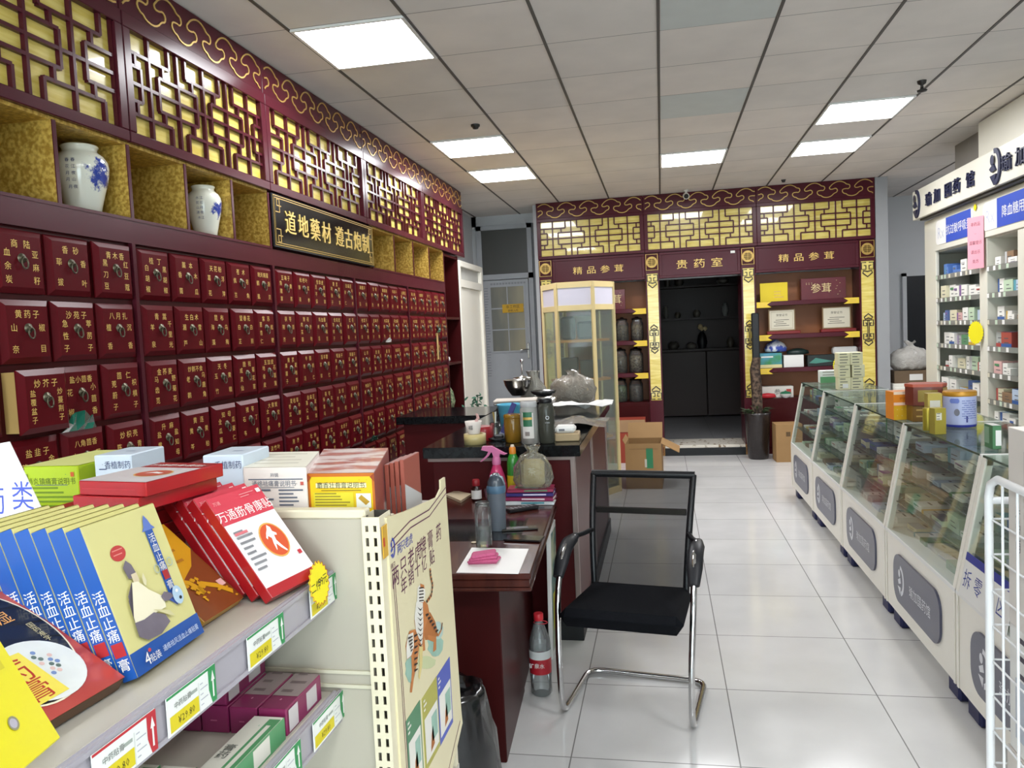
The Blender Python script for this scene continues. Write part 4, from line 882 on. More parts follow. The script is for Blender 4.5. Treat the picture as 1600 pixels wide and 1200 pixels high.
for bi, (ya, yb) in enumerate(((7.15, 8.17), (6.44, 6.975), (5.62, 6.26))):
    for k, z in enumerate(LVL):
        r = random.Random(100+bi*31+k); y = yb-.02; n = 0
        while True:
            w = r.uniform(.07, .19); h = r.uniform(.075, .125) if r.random() < .8 else r.uniform(.035, .06); d = r.uniform(.1, .2)
            if y-w < ya+.01 or n > 9: break
            nm, hx = r.choices(BC, BWT)[0]
            if bi == 0 and k == 0 and n < 4: nm, hx = 'blue', '#5b7fc0'
            o = obj('medicine_box', carton(w, d, h, mat(hx, .45, var=.02), stripes(r, hx), .001), M=T(XM+.02+r.uniform(0, .05), y, z+.001) @ Rz(-90))
            tag(o, '%s medicine box, %s from far end, %s shelf, %s of tall cabinet' % (nm, ORD[n], ('top', 'second', 'third', 'fourth', 'fifth', 'sixth', 'seventh')[k], ('wide bay', 'narrow bay', 'nearest bay')[bi]), 'medicine box', 'medicine boxes in the tall cabinet')
            y -= w+r.uniform(.002, .03); n += 1
# ---- shop sign above it
t = thing('shop_sign', 'long ivory shop sign with dark crescent logos and raised dark characters', 'sign', T(2.50, 0, 0))
l = MB().box(0, .09, 5.2, 8.52, 2.49, 2.77, PANELW, bev=.004).box(.03, .09, 5.2, 8.4, 2.472, 2.49, BLACK)  # black bar under the board paints the shadow of the gap
INKB = mat('#1d2242', .4, name='navy_letters')
for yl, ys in ((8.38, (8.02, 7.79, 7.51, 7.31, 7.01)), (6.53, (6.33, 6.10, 5.87, 5.66, 5.43))):
    F = frame((0, 0, 0), (0, -1, 0), (0, 0, 1))
    P = [(-yl+.10*math.cos(a), 2.635+.135*math.sin(a)) for a in [math.radians(q) for q in range(-100, 101, 10)]]; Q = [(-yl-.0+.062*math.cos(a), 2.635+.10*math.sin(a)) for a in [math.radians(q) for q in range(100, -101, -10)]]
    l.prism(P+Q, 0, .014, INKB, F); l.disc(-yl-.045, 2.69, .035, .04, INKB, F, .014, 16); l.prism([(-yl-.1, 2.63), (-yl-.03, 2.66), (-yl+.01, 2.61), (-yl-.06, 2.60)], 0, .014, INKB, F); l.prism([(-yl-.09, 2.575), (-yl+.02, 2.58), (-yl-.02, 2.50)], 0, .014, INKB, F)
    for ch, y in zip('瑜加国药馆', ys): l.text(ch, .12, INKB, F, -y, 2.625, z=.001, ext=.016, sx=1.25)
obj('board', l, t)
p = MB().box(-.001, .001, 0, .17, -.42, 0, mat('#e29aa8', .6, var=.03)); F = frame((-.0015, .17, -.42), (0, -1, 0), (0, 0, 1))
for k, s in enumerate(('非药品', '—', '温馨提示', '请出示', '处方')): p.text(s, .03 if k != 1 else .02, mat('#6f3a48', .6), F, .085, .36-.075*k)
tag(obj('pink_notice', p, M=T(XM-.02, 6.99, 2.33) @ Rz(22)), 'pink paper notice hanging between two header labels of the tall cabinet', 'notice')
starburst('starburst_sign', 'yellow starburst sign stuck on the divider of the tall cabinet', frame((XM-.045, 7.10, 1.385), (.6, -.8, 0), (0, 0, 1)), .068, ry=.10)
starburst('starburst_sign', 'small orange yellow bow at the top corner of a blue header label', frame((XM-.018, 7.17, 2.42), (0, -1, 0), (0, 0, 1)), .03, n=10)
struct('trim_5', MB().box(2.75, 3.3, 7.55, 8.1, 2.6, CEIL, mat('#8b8781', .7)))
# ---- side cabinet, carton and plastic bag by the black doorway
tag(obj('side_cabinet', MB().box(0, .62, 0, .4, 0, .78, OFFW, bev=.005).box(.02, .3, -.012, 0, .04, .74, OFFW, bev=.004).box(.32, .6, -.012, 0, .04, .74, OFFW, bev=.004), M=T(2.57, 9.55, 0)), 'low white side cabinet standing under the carton by the black doorway', 'cabinet')
t = thing('open_carton', 'brown carton with the bulging plastic bag in it, by the black doorway', 'carton', T(2.60, 9.60, .781))
obj('carton_body', MB().box(0, .42, 0, .28, 0, .14, mat('#6d5a45', .7, var=.15)).box(.16, .3, -.001, 0, .03, .1, WHITE), t)
b = MB().lathe([(.12, 0), (.18, .02), (.21, .05), (.22, .09), (.22, .14), (.20, .18), (.17, .21), (.13, .235), (.09, .25), (.05, .265), (.03, .29), (.06, .33)], sheer('#d8d4cc', .35, 1, .12, 1.45, .6), n=48, sx=1.05, sy=.7, cap=False); crumple(b, .02, 5)
tag(obj('plastic_bag', b, M=T(2.81, 9.74, .922)), 'bulging translucent plastic bag on the brown carton by the black doorway', 'bag')
# ---- white wire bin in the near right corner
WIRE = mat('#eceef0', .35, var=0, name='white_coated_wire'); X0 = .75
yw = atX(1545, 790, X0).y; zt = atX(1560, 750, X0).z; zs = [atX(1543, y, X0).z for y in (810, 864, 919, 1029, 1082, 1134, 1186)]; dz = (zs[0]-zs[-1])/7
t = thing('wire_bin', 'white wire bin of cartons standing in front of the nearest glass counter', 'bin', T(X0, yw, 0))
ya = -1.15; XD = .30
f = MB()
for x in (0, XD):
    f.tube([(x, 0, .02), (x, 0, zt-.05), (x, -.012, zt-.018), (x, -.05, zt), (x, ya+.05, zt), (x, ya, zt-.03), (x, ya, .02)], .0095, WIRE, n=12)
for y in (0, ya):
    for z in (.12, zt-.06): f.tube([(0, y, z), (XD, y, z)], .009, WIRE, n=8)
obj('frame', f, t)
def wires(name, M, L):
    w = MB(); n = int(round(L/.075))
    for k in range(1, n): w.tube([(L*k/n, 0, .12), (L*k/n, 0, zt)], .0032, WIRE, n=6)
    z = zs[0]
    while z > .1: w.tube([(0, .004, z), (L, .004, z)], .0026, WIRE, n=6); z -= dz
    obj(name, w, t).matrix_local = M
wires('side_grid', frame((0, 0, 0), (0, -1, 0), (0, 0, 1)) @ Rx(-90), -ya); wires('side_grid', frame((XD, 0, 0), (0, -1, 0), (0, 0, 1)) @ Rx(-90), -ya); wires('end_grid', T(0, 0, 0), XD)
BOT = MB().box(0, XD, ya, 0, .115, .125, WIRE); BOT = obj('bottom_tray', BOT, t)
BB = mat('#dcd6cf', .5, var=.03, name='pinkish_white_carton'); DKB = mat('#4c4550', .5); 
yk = yw-.022
specs = [('tall blank pinkish white carton rising out of the wire bin', .24, .25, (zs[0]+.30)-.128, .128, yk, [('front', 'rect', .25, .55, .35, .9, mat('#b9b0ab', .5)), ('front', 'rect', .6, .5, .7, .9, mat('#b9b0ab', .5)), ('front', 'rect', .12, .62, .2, .74, DKB), ('front', 'rect', .45, .6, .55, .75, DKB)], WHITE)]
h0 = .128
tag(obj('white_carton', carton(.26, .25, .40, BB, [('front', 'rect', .1, .3, .55, .7, mat('#c2bbb4', .5)), ('front', 'lines', .1, .12, .7, .3, 3, DKB)]), M=T(X0+.028, yk, .128) @ Rz(-90)), 'white carton at the bottom of the wire bin', 'carton')
tag(obj('white_carton', carton(.26, .25, .30, WHITE, [('front', 'rect', .12, .12, .6, .6, mat('#b7bec9', .5)), ('front', 'lines', .15, .62, .8, .9, 3, DKB)]), M=T(X0+.03, yk-.012, .530) @ Rz(-90)), 'white carton in the middle of the wire bin', 'carton')
tag(obj('white_carton', carton(.25, .24, .46, BB, [('front', 'text', '产品说明', .2, .5, .05, DKB, 'v'), ('front', 'text', '注意防潮', .55, .5, .05, DKB, 'v'), ('front', 'rect', .32, .2, .36, .9, mat('#c5beb9', .5))]), M=T(X0+.026, yk-.02, .832) @ Rz(-90)), 'tall pinkish white carton rising above the rim of the wire bin', 'carton')
tag(obj('white_carton', carton(.22, .24, .33, WHITE, [('front', 'lines', .15, .4, .85, .8, 4, DKB)]), M=T(X0+.03, yk-.30, .128) @ Rz(-90)), 'white carton behind the others at the near end of the wire bin', 'carton')
# ================================================================ office chair in the aisle
MESHB = sheer('#2c2d30', .66, .1, .5); PADB = mat('#0a0c11', .8, spec=.12, var=.15, vs=60, bump=.3, bs=300, name='black_fabric'); ARMB = mat('#1d1e22', .45, name='black_arm_pad'); FRB = mat('#121316', .35, name='black_frame')
t = thing('office_chair', 'black mesh back office chair with chrome cantilever legs', 'chair', T(-.152, 3.225, 0) @ Rz(-9.5))
def arcpts(pts, r=.05, n=5):
    P = [Vector(p) for p in pts]; out = [P[0]]
    for i in range(1, len(P)-1):
        a = (P[i-1]-P[i]); c = (P[i+1]-P[i]); d = min(r, a.length/2.1, c.length/2.1); p0 = P[i]+a.normalized()*d; p1 = P[i]+c.normalized()*d
        for k in range(n+1): u = k/n; out.append(p0*(1-u)**2+P[i]*2*u*(1-u)+p1*u*u)
    return out+[P[-1]]
fr = MB()
fr.tube(arcpts([(-.258, .04, .672), (-.268, -.10, .655), (-.272, -.185, .50), (-.262, -.235, .25), (-.258, -.225, .016), (-.258, .205, .016), (.258, .205, .016), (.258, -.225, .016), (.262, -.235, .25), (.272, -.185, .50), (.268, -.10, .655), (.258, .04, .672)], .07), .0125, CHROME, n=12)
obj('leg_frame', fr, t)
s = MB().box(-.245, .245, -.29, .15, .395, .455, PADB, bev=.028); v = []
s.v = [(x*(1.0-.10*((y+.29)/.44)), y, z+.012*(1-(x/.25)**2)*(z > .42)-.012*(y > 0)+.015*((y+.05)/.24)**2*(z > .42)) for x, y, z in s.v]
obj('seat', s, t)
for sx in (-1, 1):
    pd = MB(); P = arcpts([(sx*.262, .085, .668), (sx*.268, -.06, .662), (sx*.272, -.165, .56)], .09)
    pd.tube(P, .021, ARMB, n=12, flat=1.5, rs=[.012]+[.021]*(len(P)-2)+[.015]); obj('armrest', pd, t)
def bk(z): u = (z-.40)/.50; return .125+.155*u+.03*math.sin(u*PI)*-1
zs_ = [.38+.035*k for k in range(16)]
for sx in (-1, 1):
    st = MB().tube([(sx*(.196+.028*(z-.38)/.52), bk(z), z) for z in zs_], .014, FRB, n=10); obj('back_post', st, t)
obj('top_rail', MB().tube([(x, bk(.905), .905) for x in (-.23, -.1, .1, .23)], .017, FRB, n=10), t)
obj('cross_bar', MB().box(-.2, .2, bk(.755)-.006, bk(.755)+.006, .742, .77, mat('#1b1a19', .2, coat=.5), bev=.003), t)
m = MB(); n = len(zs_); V = []
for z in zs_+[.9]: w = .194+.028*(z-.38)/.52; V += [(-w, bk(z)-.004, z), (0, bk(z)+.008, z), (w, bk(z)-.004, z)]
m.add(V, [(3*i+j, 3*i+j+1, 3*i+j+4, 3*i+j+3) for i in range(n) for j in (0, 1)], MESHB, smooth=True); obj('mesh_back', m, t)
for sx in (-1, 1): obj('arm_bracket', MB().tube([(sx*.258, .06, .67), (sx*.235, .10, .672), (sx*.21, bk(.67), .672)], .011, FRB, n=8), t)

# ================================================================ desk and what is on it
DZ = .75; WOODD = two_tone('dark_brown_wood', '#34130f', '#4a2018', 3, .35, .65, .24, stretch=(6, 1, 1), coat=.15); DESKB = mat('#370f0f', .36, var=.12, name='desk_body_red_brown', spec=.14)
DM = T(-.46, 2.545, 0) @ Rz(3.4)
t = thing('desk', 'dark brown wooden desk pushed against the tall herb counter', 'desk', DM)
tp = MB().box(-.62, 0, 0, 1.235, DZ-.022, DZ, WOODD, bev=.004); tp.box(-.615, -.006, .006, 1.23, DZ-.05, DZ-.022, WOODD, bev=.003); tp.box(-.62, 0, 0, 1.235, DZ-.062, DZ-.05, WOODD, bev=.003); tp.box(-.5, -.09, .42, .78, DZ-.0005, DZ+.001, mat('#141316', .1, coat=.5, name='black_desk_inset'))
obj('desk_top', tp, t)
obj('pedestal', MB().box(-.55, -.135, .15, .72, 0, DZ-.062, DESKB, bev=.004), t); obj('back_panel', MB().box(-.58, -.14, 1.17, 1.2, 0, DZ-.062, DESKB), t)
obj('side_panel', MB().box(-.165, -.14, .74, 1.17, 0, DZ-.062, DESKB, bev=.003), t)
def dq(px, py, z=DZ+.0015): return atZ(px, py, z)
def sheetq(name, label, cat, pts, z, mt, th=.001, extra=None):
    b = MB(); P = [atZ(x, y, z) for x, y in pts]; c = sum(P, Vector())/len(P); b.prism([((p-c).x, (p-c).y) for p in P], 0, th, mt)
    if extra: extra(b, c)
    return tag(obj(name, b, M=T(c.x, c.y, z+.0003)), label, cat)
sheetq('paper_sheet', 'white paper sheet on the near corner of the desk', 'paper', [(713, 895), (810, 897), (826, 858), (737, 856)], DZ, WHITE)
P = [atZ(x, y, DZ+.002) for x, y in ((731, 887), (765, 889), (782, 872), (748, 862))]; c = sum(P, Vector())/4
b = MB(); r = random.Random(6); PINK = mat('#c45d85', .85, var=.12, vs=25, bump=.5, bs=90, name='pink_cloth')
for k in range(3): b.box(-.055+.004*k, .058-.006*k, -.037, .04, .001+k*.010, .012+k*.0105, PINK, Rz(8+4*k), bev=.0055)
b.v = [(x+.006*math.sin(y*70), y+.006*math.sin(x*60), z+.004*math.sin(x*50+y*40)*(z > .004)) for x, y, z in b.v]
tag(obj('folded_cloth', b, M=T(c.x, c.y, DZ+.0015)), 'folded pink cloth on the white paper sheet', 'cloth')
def bottle(name, label, cat, px0, px1, yb, yt, z, prof, mt, parts=(), Y=None, n=24):
    c, w, h, dep = on(z, px0, px1, yb, yt); r = w/2
    if Y: m = (px0+px1)/2; c = atY(m, yb, Y); r = (atY(px1, yb, Y).x-atY(px0, yb, Y).x)/2; h = atY(m, yt, Y).z-z; c.y = Y-r*.6
    t = thing(name, label, cat, T(c.x, c.y+r*.6, z+.0008))
    obj('body', MB().lathe([(a*r, q*h) for a, q in prof], mt, n=n), t)
    for nm, pf, m2 in parts: obj(nm, MB().lathe([(a*r, q*h) for a, q in pf], m2, n=n), t)
    return t, r, h
WATER = sheer('#dfe8e6', .9, .6, .02, 1.33)
t, r_, h_ = bottle('glass_tumbler', 'clear double walled glass half full of water on the desk', 'glass', 742, 768, 855, 785, DZ+.001, [(.9, 0), (1, .02), (1, .80), (.93, .86), (.8, .88), (.86, .90), (.86, .98), (.8, .985), (.8, .9)], CLEAR)
obj('water', MB().lathe([(.84*r_, .06*h_), (.86*r_, .1*h_), (.86*r_, .40*h_)], WATER, n=24), t)
GREYB = sheer('#6f7780', .28, .6, .15)
t, r_, h_ = bottle('shaker_bottle', 'grey blue shaker bottle with a carry lid on the desk', 'bottle', 762, 791, 830, 741, DZ+.001, [(.86, 0), (.9, .02), (.95, .3), (1, .66)], GREYB, [('tea', [(.82, .02), (.88, .04), (.9, .10), (0, .11)], mat('#77721f', .5)), ('collar', [(1.0, .66), (1.05, .68), (1.05, .76), (.95, .79)], mat('#4c6a82', .4)), ('lid', [(.95, .79), (.9, .86), (.6, .95), (.3, 1), (0, 1)], mat('#3f4852', .25, coat=.4))])
obj('lid_loop', MB().tube([(r_*.9, 0, h_*.8), (r_*.75, -.01, h_*.93), (r_*.2, -.012, h_*.97), (-r_*.5, -.01, h_*.95)], .006, mat('#8a939b', .2, .5), n=8), t)
t, r_, h_ = bottle('medicine_bottle', 'small brown medicine bottle with a red cap on the desk', 'bottle', 736, 752, 783, 750, DZ+.001, [(.9, 0), (1, .04), (1, .55), (.6, .66), (.55, .72)], mat('#2a1512', .2, coat=.5), [('cap', [(.72, .70), (.75, .74), (.75, .96), (.6, 1)], mat('#8e1f27', .4)), ('paper_label', [(1.01, .10), (1.01, .50)], WHITE)])
def desk_box(name, label, cat, P4, z, h, base, prints=()):
    A, B, Dd = atZ(*P4[0], z), atZ(*P4[1], z), atZ(*P4[2], z); w = (B-A).length; a = math.degrees(math.atan2(B.y-A.y, B.x-A.x)); d = abs((Dd-B).dot(Vector((-math.sin(math.radians(a)), math.cos(math.radians(a)), 0))))
    return tag(obj(name, carton(w, max(d, .02), h, base, prints), M=T(A.x, A.y, z+.0008) @ Rz(a)), label, cat)
PAGE = mat('#d9d7cf', .7, var=.05, vs=80, name='book_pages')
A = atZ(788, 790, DZ+.001); books = [('#d5dadc', '#4f9aa8', 'pale grey'), ('#8d2a55', '#d8c5cc', 'magenta'), ('#3a2d72', '#d5d0e4', 'purple'), ('#9a3050', '#4f8a63', 'red and green')]
zz = DZ+.001
for k, (hx, ac, nm) in enumerate(books):
    th = (.020, .019, .017, .016)[k]; wd, dp_ = .235-.006*k, .105
    b = MB().box(0, wd, 0, dp_, 0, .003, mat(hx, .4)).box(0, wd, 0, dp_, th-.003, th, mat(hx, .4)).box(0, wd, 0, .004, 0, th, mat(hx, .4)).box(.003, wd-.004, .004, dp_-.004, .003, th-.003, PAGE)
    b.rect(.08, th*.3, .19, th*.7, mat(ac, .5), face_frame('front', wd, dp_, th)); b.rect(.03, .03, wd*.6, dp_*.7, mat(ac, .5), face_frame('top', wd, dp_, th))
    tag(obj('textbook', b, M=T(A.x+.005*k, A.y+.003*k, zz+.0003) @ Rz((2, -3, 1, 3)[k])), '%s textbook in the stack on the desk, %s' % (nm, ('at the bottom', 'second from the bottom', 'third from the bottom', 'on top')[k]), 'book', 'textbooks stacked on the desk'); zz += th+.0006
c = Vector((A.x+.135, A.y+.052, zz))
t = thing('packed_bag', 'pale yellow packet inside a clear plastic bag on the textbooks', 'bag', T(c.x, c.y, zz+.001))
obj('packet', MB().box(-.055, .055, -.03, .03, .004, .135, mat('#c9b777', .6, var=.1), bev=.016).text('茶', .035, mat('#e8dfb8', .6), frame((0, -.0308, .08), (1, 0, 0), (0, 0, 1))), t)
r = random.Random(5); b = MB().lathe([(.075, 0), (.092, .04), (.085, .10), (.06, .15), (.018, .17), (.035, .2)], sheer('#dcd8c6', .8, 1, .1, 1.5, .8), n=30, sx=1, sy=.55, cap=False); b.v = [(x+r.uniform(-.008, .008), y+r.uniform(-.006, .006), z+r.uniform(-.006, .006)*(z > .01)) for x, y, z in b.v]; obj('plastic_film', b, t)
PNK = sheer('#e0457c', .22, .6, .1)
t, r_, h_ = bottle('spray_bottle', 'pink trigger spray bottle behind the shaker bottle', 'bottle', 764, 794, 789, 697, DZ+.001, [(.9, 0), (1, .03), (1, .22), (.8, .42), (.5, .58), (.36, .66)], PNK, [('liquid', [(.85, .01), (.94, .03), (.94, .2), (.74, .40), (.45, .54), (0, .55)], mat('#c8286a', .3))], 3.755)
PT = mat('#d77aa8', .4, name='pink_trigger'); b = MB().lathe([(.42*r_, .64*h_), (.46*r_, .68*h_), (.42*r_, .76*h_), (.3*r_, .8*h_)], PT, n=16); b.prism([(-1.5*r_, .93*h_), (-1.35*r_, 1.0*h_), (-.4*r_, 1.0*h_), (.9*r_, .86*h_), (1.15*r_, .85*h_), (.9*r_, .83*h_), (.4*r_, .85*h_), (.3*r_, .78*h_), (-.25*r_, .78*h_), (-.4*r_, .88*h_)], -.010, .010, PT, frame((0, 0, 0), (1, 0, 0), (0, 0, 1))); b.prism([(-.75*r_, .9*h_), (-1.0*r_, .82*h_), (-1.7*r_, .70*h_), (-1.5*r_, .70*h_), (-.8*r_, .80*h_), (-.5*r_, .88*h_)], -.006, .006, PT, frame((0, 0, 0), (1, 0, 0), (0, 0, 1))); obj('trigger_head', b, t)
t, r_, h_ = bottle('drink_bottle', 'green and yellow drink bottle with an orange cap behind the books', 'bottle', 794, 814, 773, 695, DZ+.001, [(.9, 0), (1, .03), (.96, .3), (1, .4), (.98, .66), (.8, .76), (.45, .84)], mat('#2f8a2c', .25, coat=.5), [('yellow_label', [(1.01, .12), (1.0, .3), (1.02, .42)], mat('#cfbf24', .4)), ('cap', [(.5, .82), (.52, .85), (.5, .94), (.35, .96)], mat('#d98426', .4)), ('spout', [(.3, .95), (.32, .97), (.25, 1)], mat('#e6d9c5', .5))], 3.765)
def remote_keys(b, w, d, h):
    for i in range(3):
        for j in range(6): b.disc(w*(.25+.25*i), d*(.15+.13*j), .0045, .004, mat('#b9b9bb', .5), face_frame('top', w, d, h, .0005), 0, 8)
A = atZ(790, 800, DZ+.001); b = MB().box(0, .045, 0, .15, 0, .017, mat('#1a1a1d', .4), bev=.004); remote_keys(b, .045, .15, .017)
tag(obj('remote_control', b, M=T(A.x, A.y, DZ+.0015) @ Rz(-52)), 'black remote control lying in front of the books', 'remote')
A = atZ(786, 846, DZ+.001); b = MB().box(0, .15, 0, .073, 0, .009, mat('#101114', .12, coat=.6), bev=.003); tag(obj('mobile_phone', b, M=T(A.x, A.y, DZ+.0015) @ Rz(-8)), 'black phone lying flat near the right desk edge, nearer the paper sheet', 'phone')
A = atZ(776, 836, DZ+.001); b = MB().box(0, .15, 0, .05, 0, .008, mat('#33302a', .25, coat=.5), bev=.003); b.rect(.05, .008, .11, .04, BLACK, T(0, 0, .0085)); tag(obj('mobile_phone', b, M=T(A.x+.012, A.y+.045, DZ+.0015) @ Rz(14)), 'grey black phone with a dark window, farther from the paper sheet', 'phone')
sheetq('paper_sachet', 'crumpled tan paper sachet at the back of the desk', 'sachet', [(696, 776), (720, 786), (737, 775), (712, 770)], DZ+.001, mat('#c3b295', .6, var=.15), .012)
tag(obj('coin', MB().lathe([(.012, 0), (.012, .002)], mat('#a5977a', .35, .6), n=16), M=T(*(atZ(741, 848, DZ+.001)+Vector((0, 0, .0005))))), 'small round metal lid on the desk left of the glass', 'lid')
tag(obj('water_cup', MB().lathe([(.02, 0), (.026, .05), (.024, .05)], CLEAR, n=16), M=T(*(atZ(763, 782, DZ+.001)+Vector((0, .03, .0008))))), 'tiny clear cup half hidden behind the shaker bottle', 'cup')
# water bottle on the floor, poster board leaning at the desk, black rubbish bag
c = atZ(845, 1088, 0); PET = sheer('#d9dddd', .82, 1, .03)
t = thing('water_bottle', 'red labelled plastic water bottle standing on the floor by the desk', 'bottle', T(c.x, c.y+.03, 0))
h_ = .355; r_ = .047
obj('body', MB().lathe([(.8*r_, 0), (r_, .012), (.96*r_, .06*1), (r_, .09), (r_, .19), (.97*r_, .2), (r_, .21), (.95*r_, .24), (.5*r_, .305), (.33*r_, .318), (.33*r_, .335)], PET, n=24), t)
obj('wrap_label', MB().lathe([(1.015*r_, .10), (1.015*r_, .165)], mat('#a61f2b', .35), n=24, cap=False).lathe([(1.016*r_, .165), (1.016*r_, .20)], sheer('#e0e2e0', .2, .6, .1), n=24, cap=False).text('矿泉水', .02, WHITE, frame((-.008, -1.03*r_, .14), (1, 0, 0), (0, 0, 1))), t)
obj('cap', MB().lathe([(.42*r_, .325), (.45*r_, .33), (.45*r_, .352), (.4*r_, h_)], mat('#c0242f', .4), n=18), t); obj('handle_ring', MB().tube([(.01+.03*math.cos(a*PI/5), -.01, .318-.008*math.sin(a*PI/5)) for a in range(10)], .0022, mat('#b8303a', .4), n=6, closed=True), t)
c = atZ(857, 1010, 0)
t = thing('poster_board', 'white edged picture board leaning between the desk and the herb counter', 'board', T(-.578, 3.585, 0.002) @ Ry(1.2))
ART = two_tone('landscape_artwork', '#35696b', '#c7c9a4', 7, .4, .62, .5)
obj('panel', MB().box(0, .018, 0, .20, 0, .63, WHITE, bev=.002).rect(.03, .03, .19, .60, ART, frame((.0185, 0, 0), (0, 1, 0), (0, 0, 1))).rect(.06, .12, .15, .3, mat('#c9c23f', .5), frame((.019, 0, 0), (0, 1, 0), (0, 0, 1))), t)
r = random.Random(9); b = MB().lathe([(.10, 0), (.15, .03), (.165, .15), (.15, .30), (.125, .40), (.12, .455), (.09, .47), (.085, .40)], mat('#0f1012', .22, coat=.6, var=.3, vs=20), n=26)
b.v = [(x*(1+.05*math.sin(9*math.atan2(y, x)+z*14))+r.uniform(-.005, .005), y*(1+.05*math.sin(7*math.atan2(y, x)+z*19))+r.uniform(-.005, .005), z+(r.uniform(-.008, .008) if z > .02 else 0)) for x, y, z in b.v]
tag(obj('rubbish_bag', b, M=T(-.70, 2.30, 0)), 'shiny black rubbish bag on the floor between shelf rack and desk', 'bag')

# ================================================================ tall herb counter with a black stone top
CX0, CX1, CY0, CY1, CZ = -1.22, -.413, 3.81, 6.05, .995
STONE = two_tone('black_stone', '#0d0f11', '#16191b', 60, .4, .6, .12, spec=.22); CRED = mat('#481315', .38, var=.12, name='counter_red', spec=.14); METS = mat('#8f7f7a', .35, .4, name='dull_metal_strip')
t = thing('dispensing_counter', 'dark red dispensing counter with a thick black stone top', 'counter', T(0, 0, 0))
obj('stone_top', MB().box(CX0, CX1, CY0, CY1, CZ-.056, CZ, STONE, bev=.003), t)
obj('body', MB().box(CX0+.04, CX1-.035, CY0+.04, CY1-.03, .1, CZ-.056, CRED, bev=.003).box(CX0+.02, CX1-.03, CY0+.02, CY0+.04, CZ-.075, CZ-.056, METS), t)
obj('plinth', MB().box(CX0+.05, CX1-.02, CY0+.02, CY1-.05, 0, .1, BLACK, bev=.002), t)
obj('corner_strip', MB().box(CX1-.055, CX1-.030, CY0+.030, CY0+.06, .1, CZ-.056, METS, bev=.002), t); obj('corner_strip', MB().box(CX1-.036, CX1-.028, CY0+.9, CY0+1.0, .1, CZ-.056, METS), t); obj('corner_strip', MB().box(CX1-.036, CX1-.028, CY1-.12, CY1-.04, .1, CZ-.056, METS), t)
t = thing('side_worktop', 'black topped worktop joining the herb counter to the bookcase', 'worktop', T(0, 0, 0))
obj('stone_top', MB().box(-2.05, CX0-.01, 6.3, 7.5, .74, .78, STONE, bev=.003), t) if False else obj('stone_top', MB().box(-1.9, CX0-.012, 5.35, 6.0, CZ-.056, CZ-.002, STONE, bev=.003), t)
obj('body', MB().box(-1.86, CX0-.02, 5.4, 5.97, 0, CZ-.056, CRED), t)
CZt = CZ+.0005
# tape, cups, jars and bottles
c, w, h, dp = on(CZt, 721, 756, 696, 680)
b = MB(); r_ = w/2; b.lathe([(r_*.72, 0), (r_, 0), (r_, h), (r_*.72, h), (r_*.72, 0)], mat('#c5b47c', .35, coat=.3), n=30, cap=False); tag(obj('tape_roll', b, M=T(c.x, c.y+r_, CZt+.0005)), 'roll of tan packing tape at the left front of the herb counter', 'tape'); tz = h
b = MB().lathe([(r_*.55, 0), (r_*.78, .065), (r_*.74, .065), (r_*.5, .005)], mat('#ded5cc', .5), n=22); b.text('福', .022, BLACK, frame((-.005, -r_*.74, .035), (1, 0, 0), (0, .15, 1))); b.v = [(x, y, z) for x, y, z in b.v]
tag(obj('paper_cup', b, M=T(c.x-.005, c.y+r_, CZt+tz+.001)), 'white printed paper cup sitting on the tape roll', 'cup')
scrap('pink_tissue', 'pale pink tissue poking out of the paper cup', 'tissue', (c.x, c.y+r_, CZt+tz+.055), (.05, .05), mat('#d9b3ae', .7), 6)
tag(obj('red_tin', MB().lathe([(.06, 0), (.062, .004), (.062, .07), (.055, .075)], mat('#8f1b22', .35, coat=.3), n=24, sx=1.15), M=T(c.x+.0, c.y+.19, CZt+.0005)), 'red tin standing behind the tape roll', 'tin')
c, w, h, dp = on(CZt, 755, 797, 690, 640)
tag(obj('blue_basin', MB().lathe([(w*.34, 0), (w*.5, h*.95), (w*.54, h), (w*.5, h), (w*.32, .006)], mat('#58aecb', .35, coat=.3), n=30), M=T(c.x+.02, c.y+.30, CZt+.0005)), 'light blue plastic basin at the middle of the herb counter', 'basin')
tag(obj('pen_holder', MB().lathe([(.028, 0), (.03, .09), (.027, .09), (.026, .005)], CLEAR, n=18), M=T(c.x-.025, c.y+.1, CZt+.0005)), 'clear cup of pens in front of the blue basin', 'cup')
for k, (dx, dy, a, hx, nm) in enumerate(((-.005, 0, 6, '#26241f', 'black'), (.008, .006, -8, '#a48b3e', 'mustard'), (0, -.008, 2, '#dadfd5', 'white'))):
    tag(obj('pen', MB().tube([(0, 0, 0), (.001, 0, .14)], .0042, mat(hx, .35), n=8), M=T(c.x-.025+dx, c.y+.1+dy, CZt+.007) @ Ry(a)), '%s pen standing in the clear cup on the herb counter' % nm, 'pen')
b = MB().box(-.014, .014, -.004, .004, 0, .20, mat('#3d3f82', .4), bev=.002); b.box(-.016, .016, -.005, .005, 0, .03, mat('#9aa0b5', .3), bev=.002)
tag(obj('letter_opener', b, M=T(c.x+.012, c.y+.055, CZt+.012) @ Ry(24)), 'long indigo plastic ruler leaning in front of the blue basin', 'ruler')
b = MB(); r = random.Random(12); P = [(.05*math.cos(k*1.1)*(1-.02*k), .03*math.sin(k*1.3), .008+.004*math.sin(k*.9)) for k in range(22)]; b.tube(P, .0045, BLACK, n=6); b.box(-.02, .03, -.02, .015, 0, .03, BLACK, bev=.006)
tag(obj('cable_bundle', b, M=T(c.x+.0, c.y+.045, CZt+.002)), 'tangle of black cable at the front edge of the herb counter', 'cable')
AMB = sheer('#b0832c', .5, 1, .05)
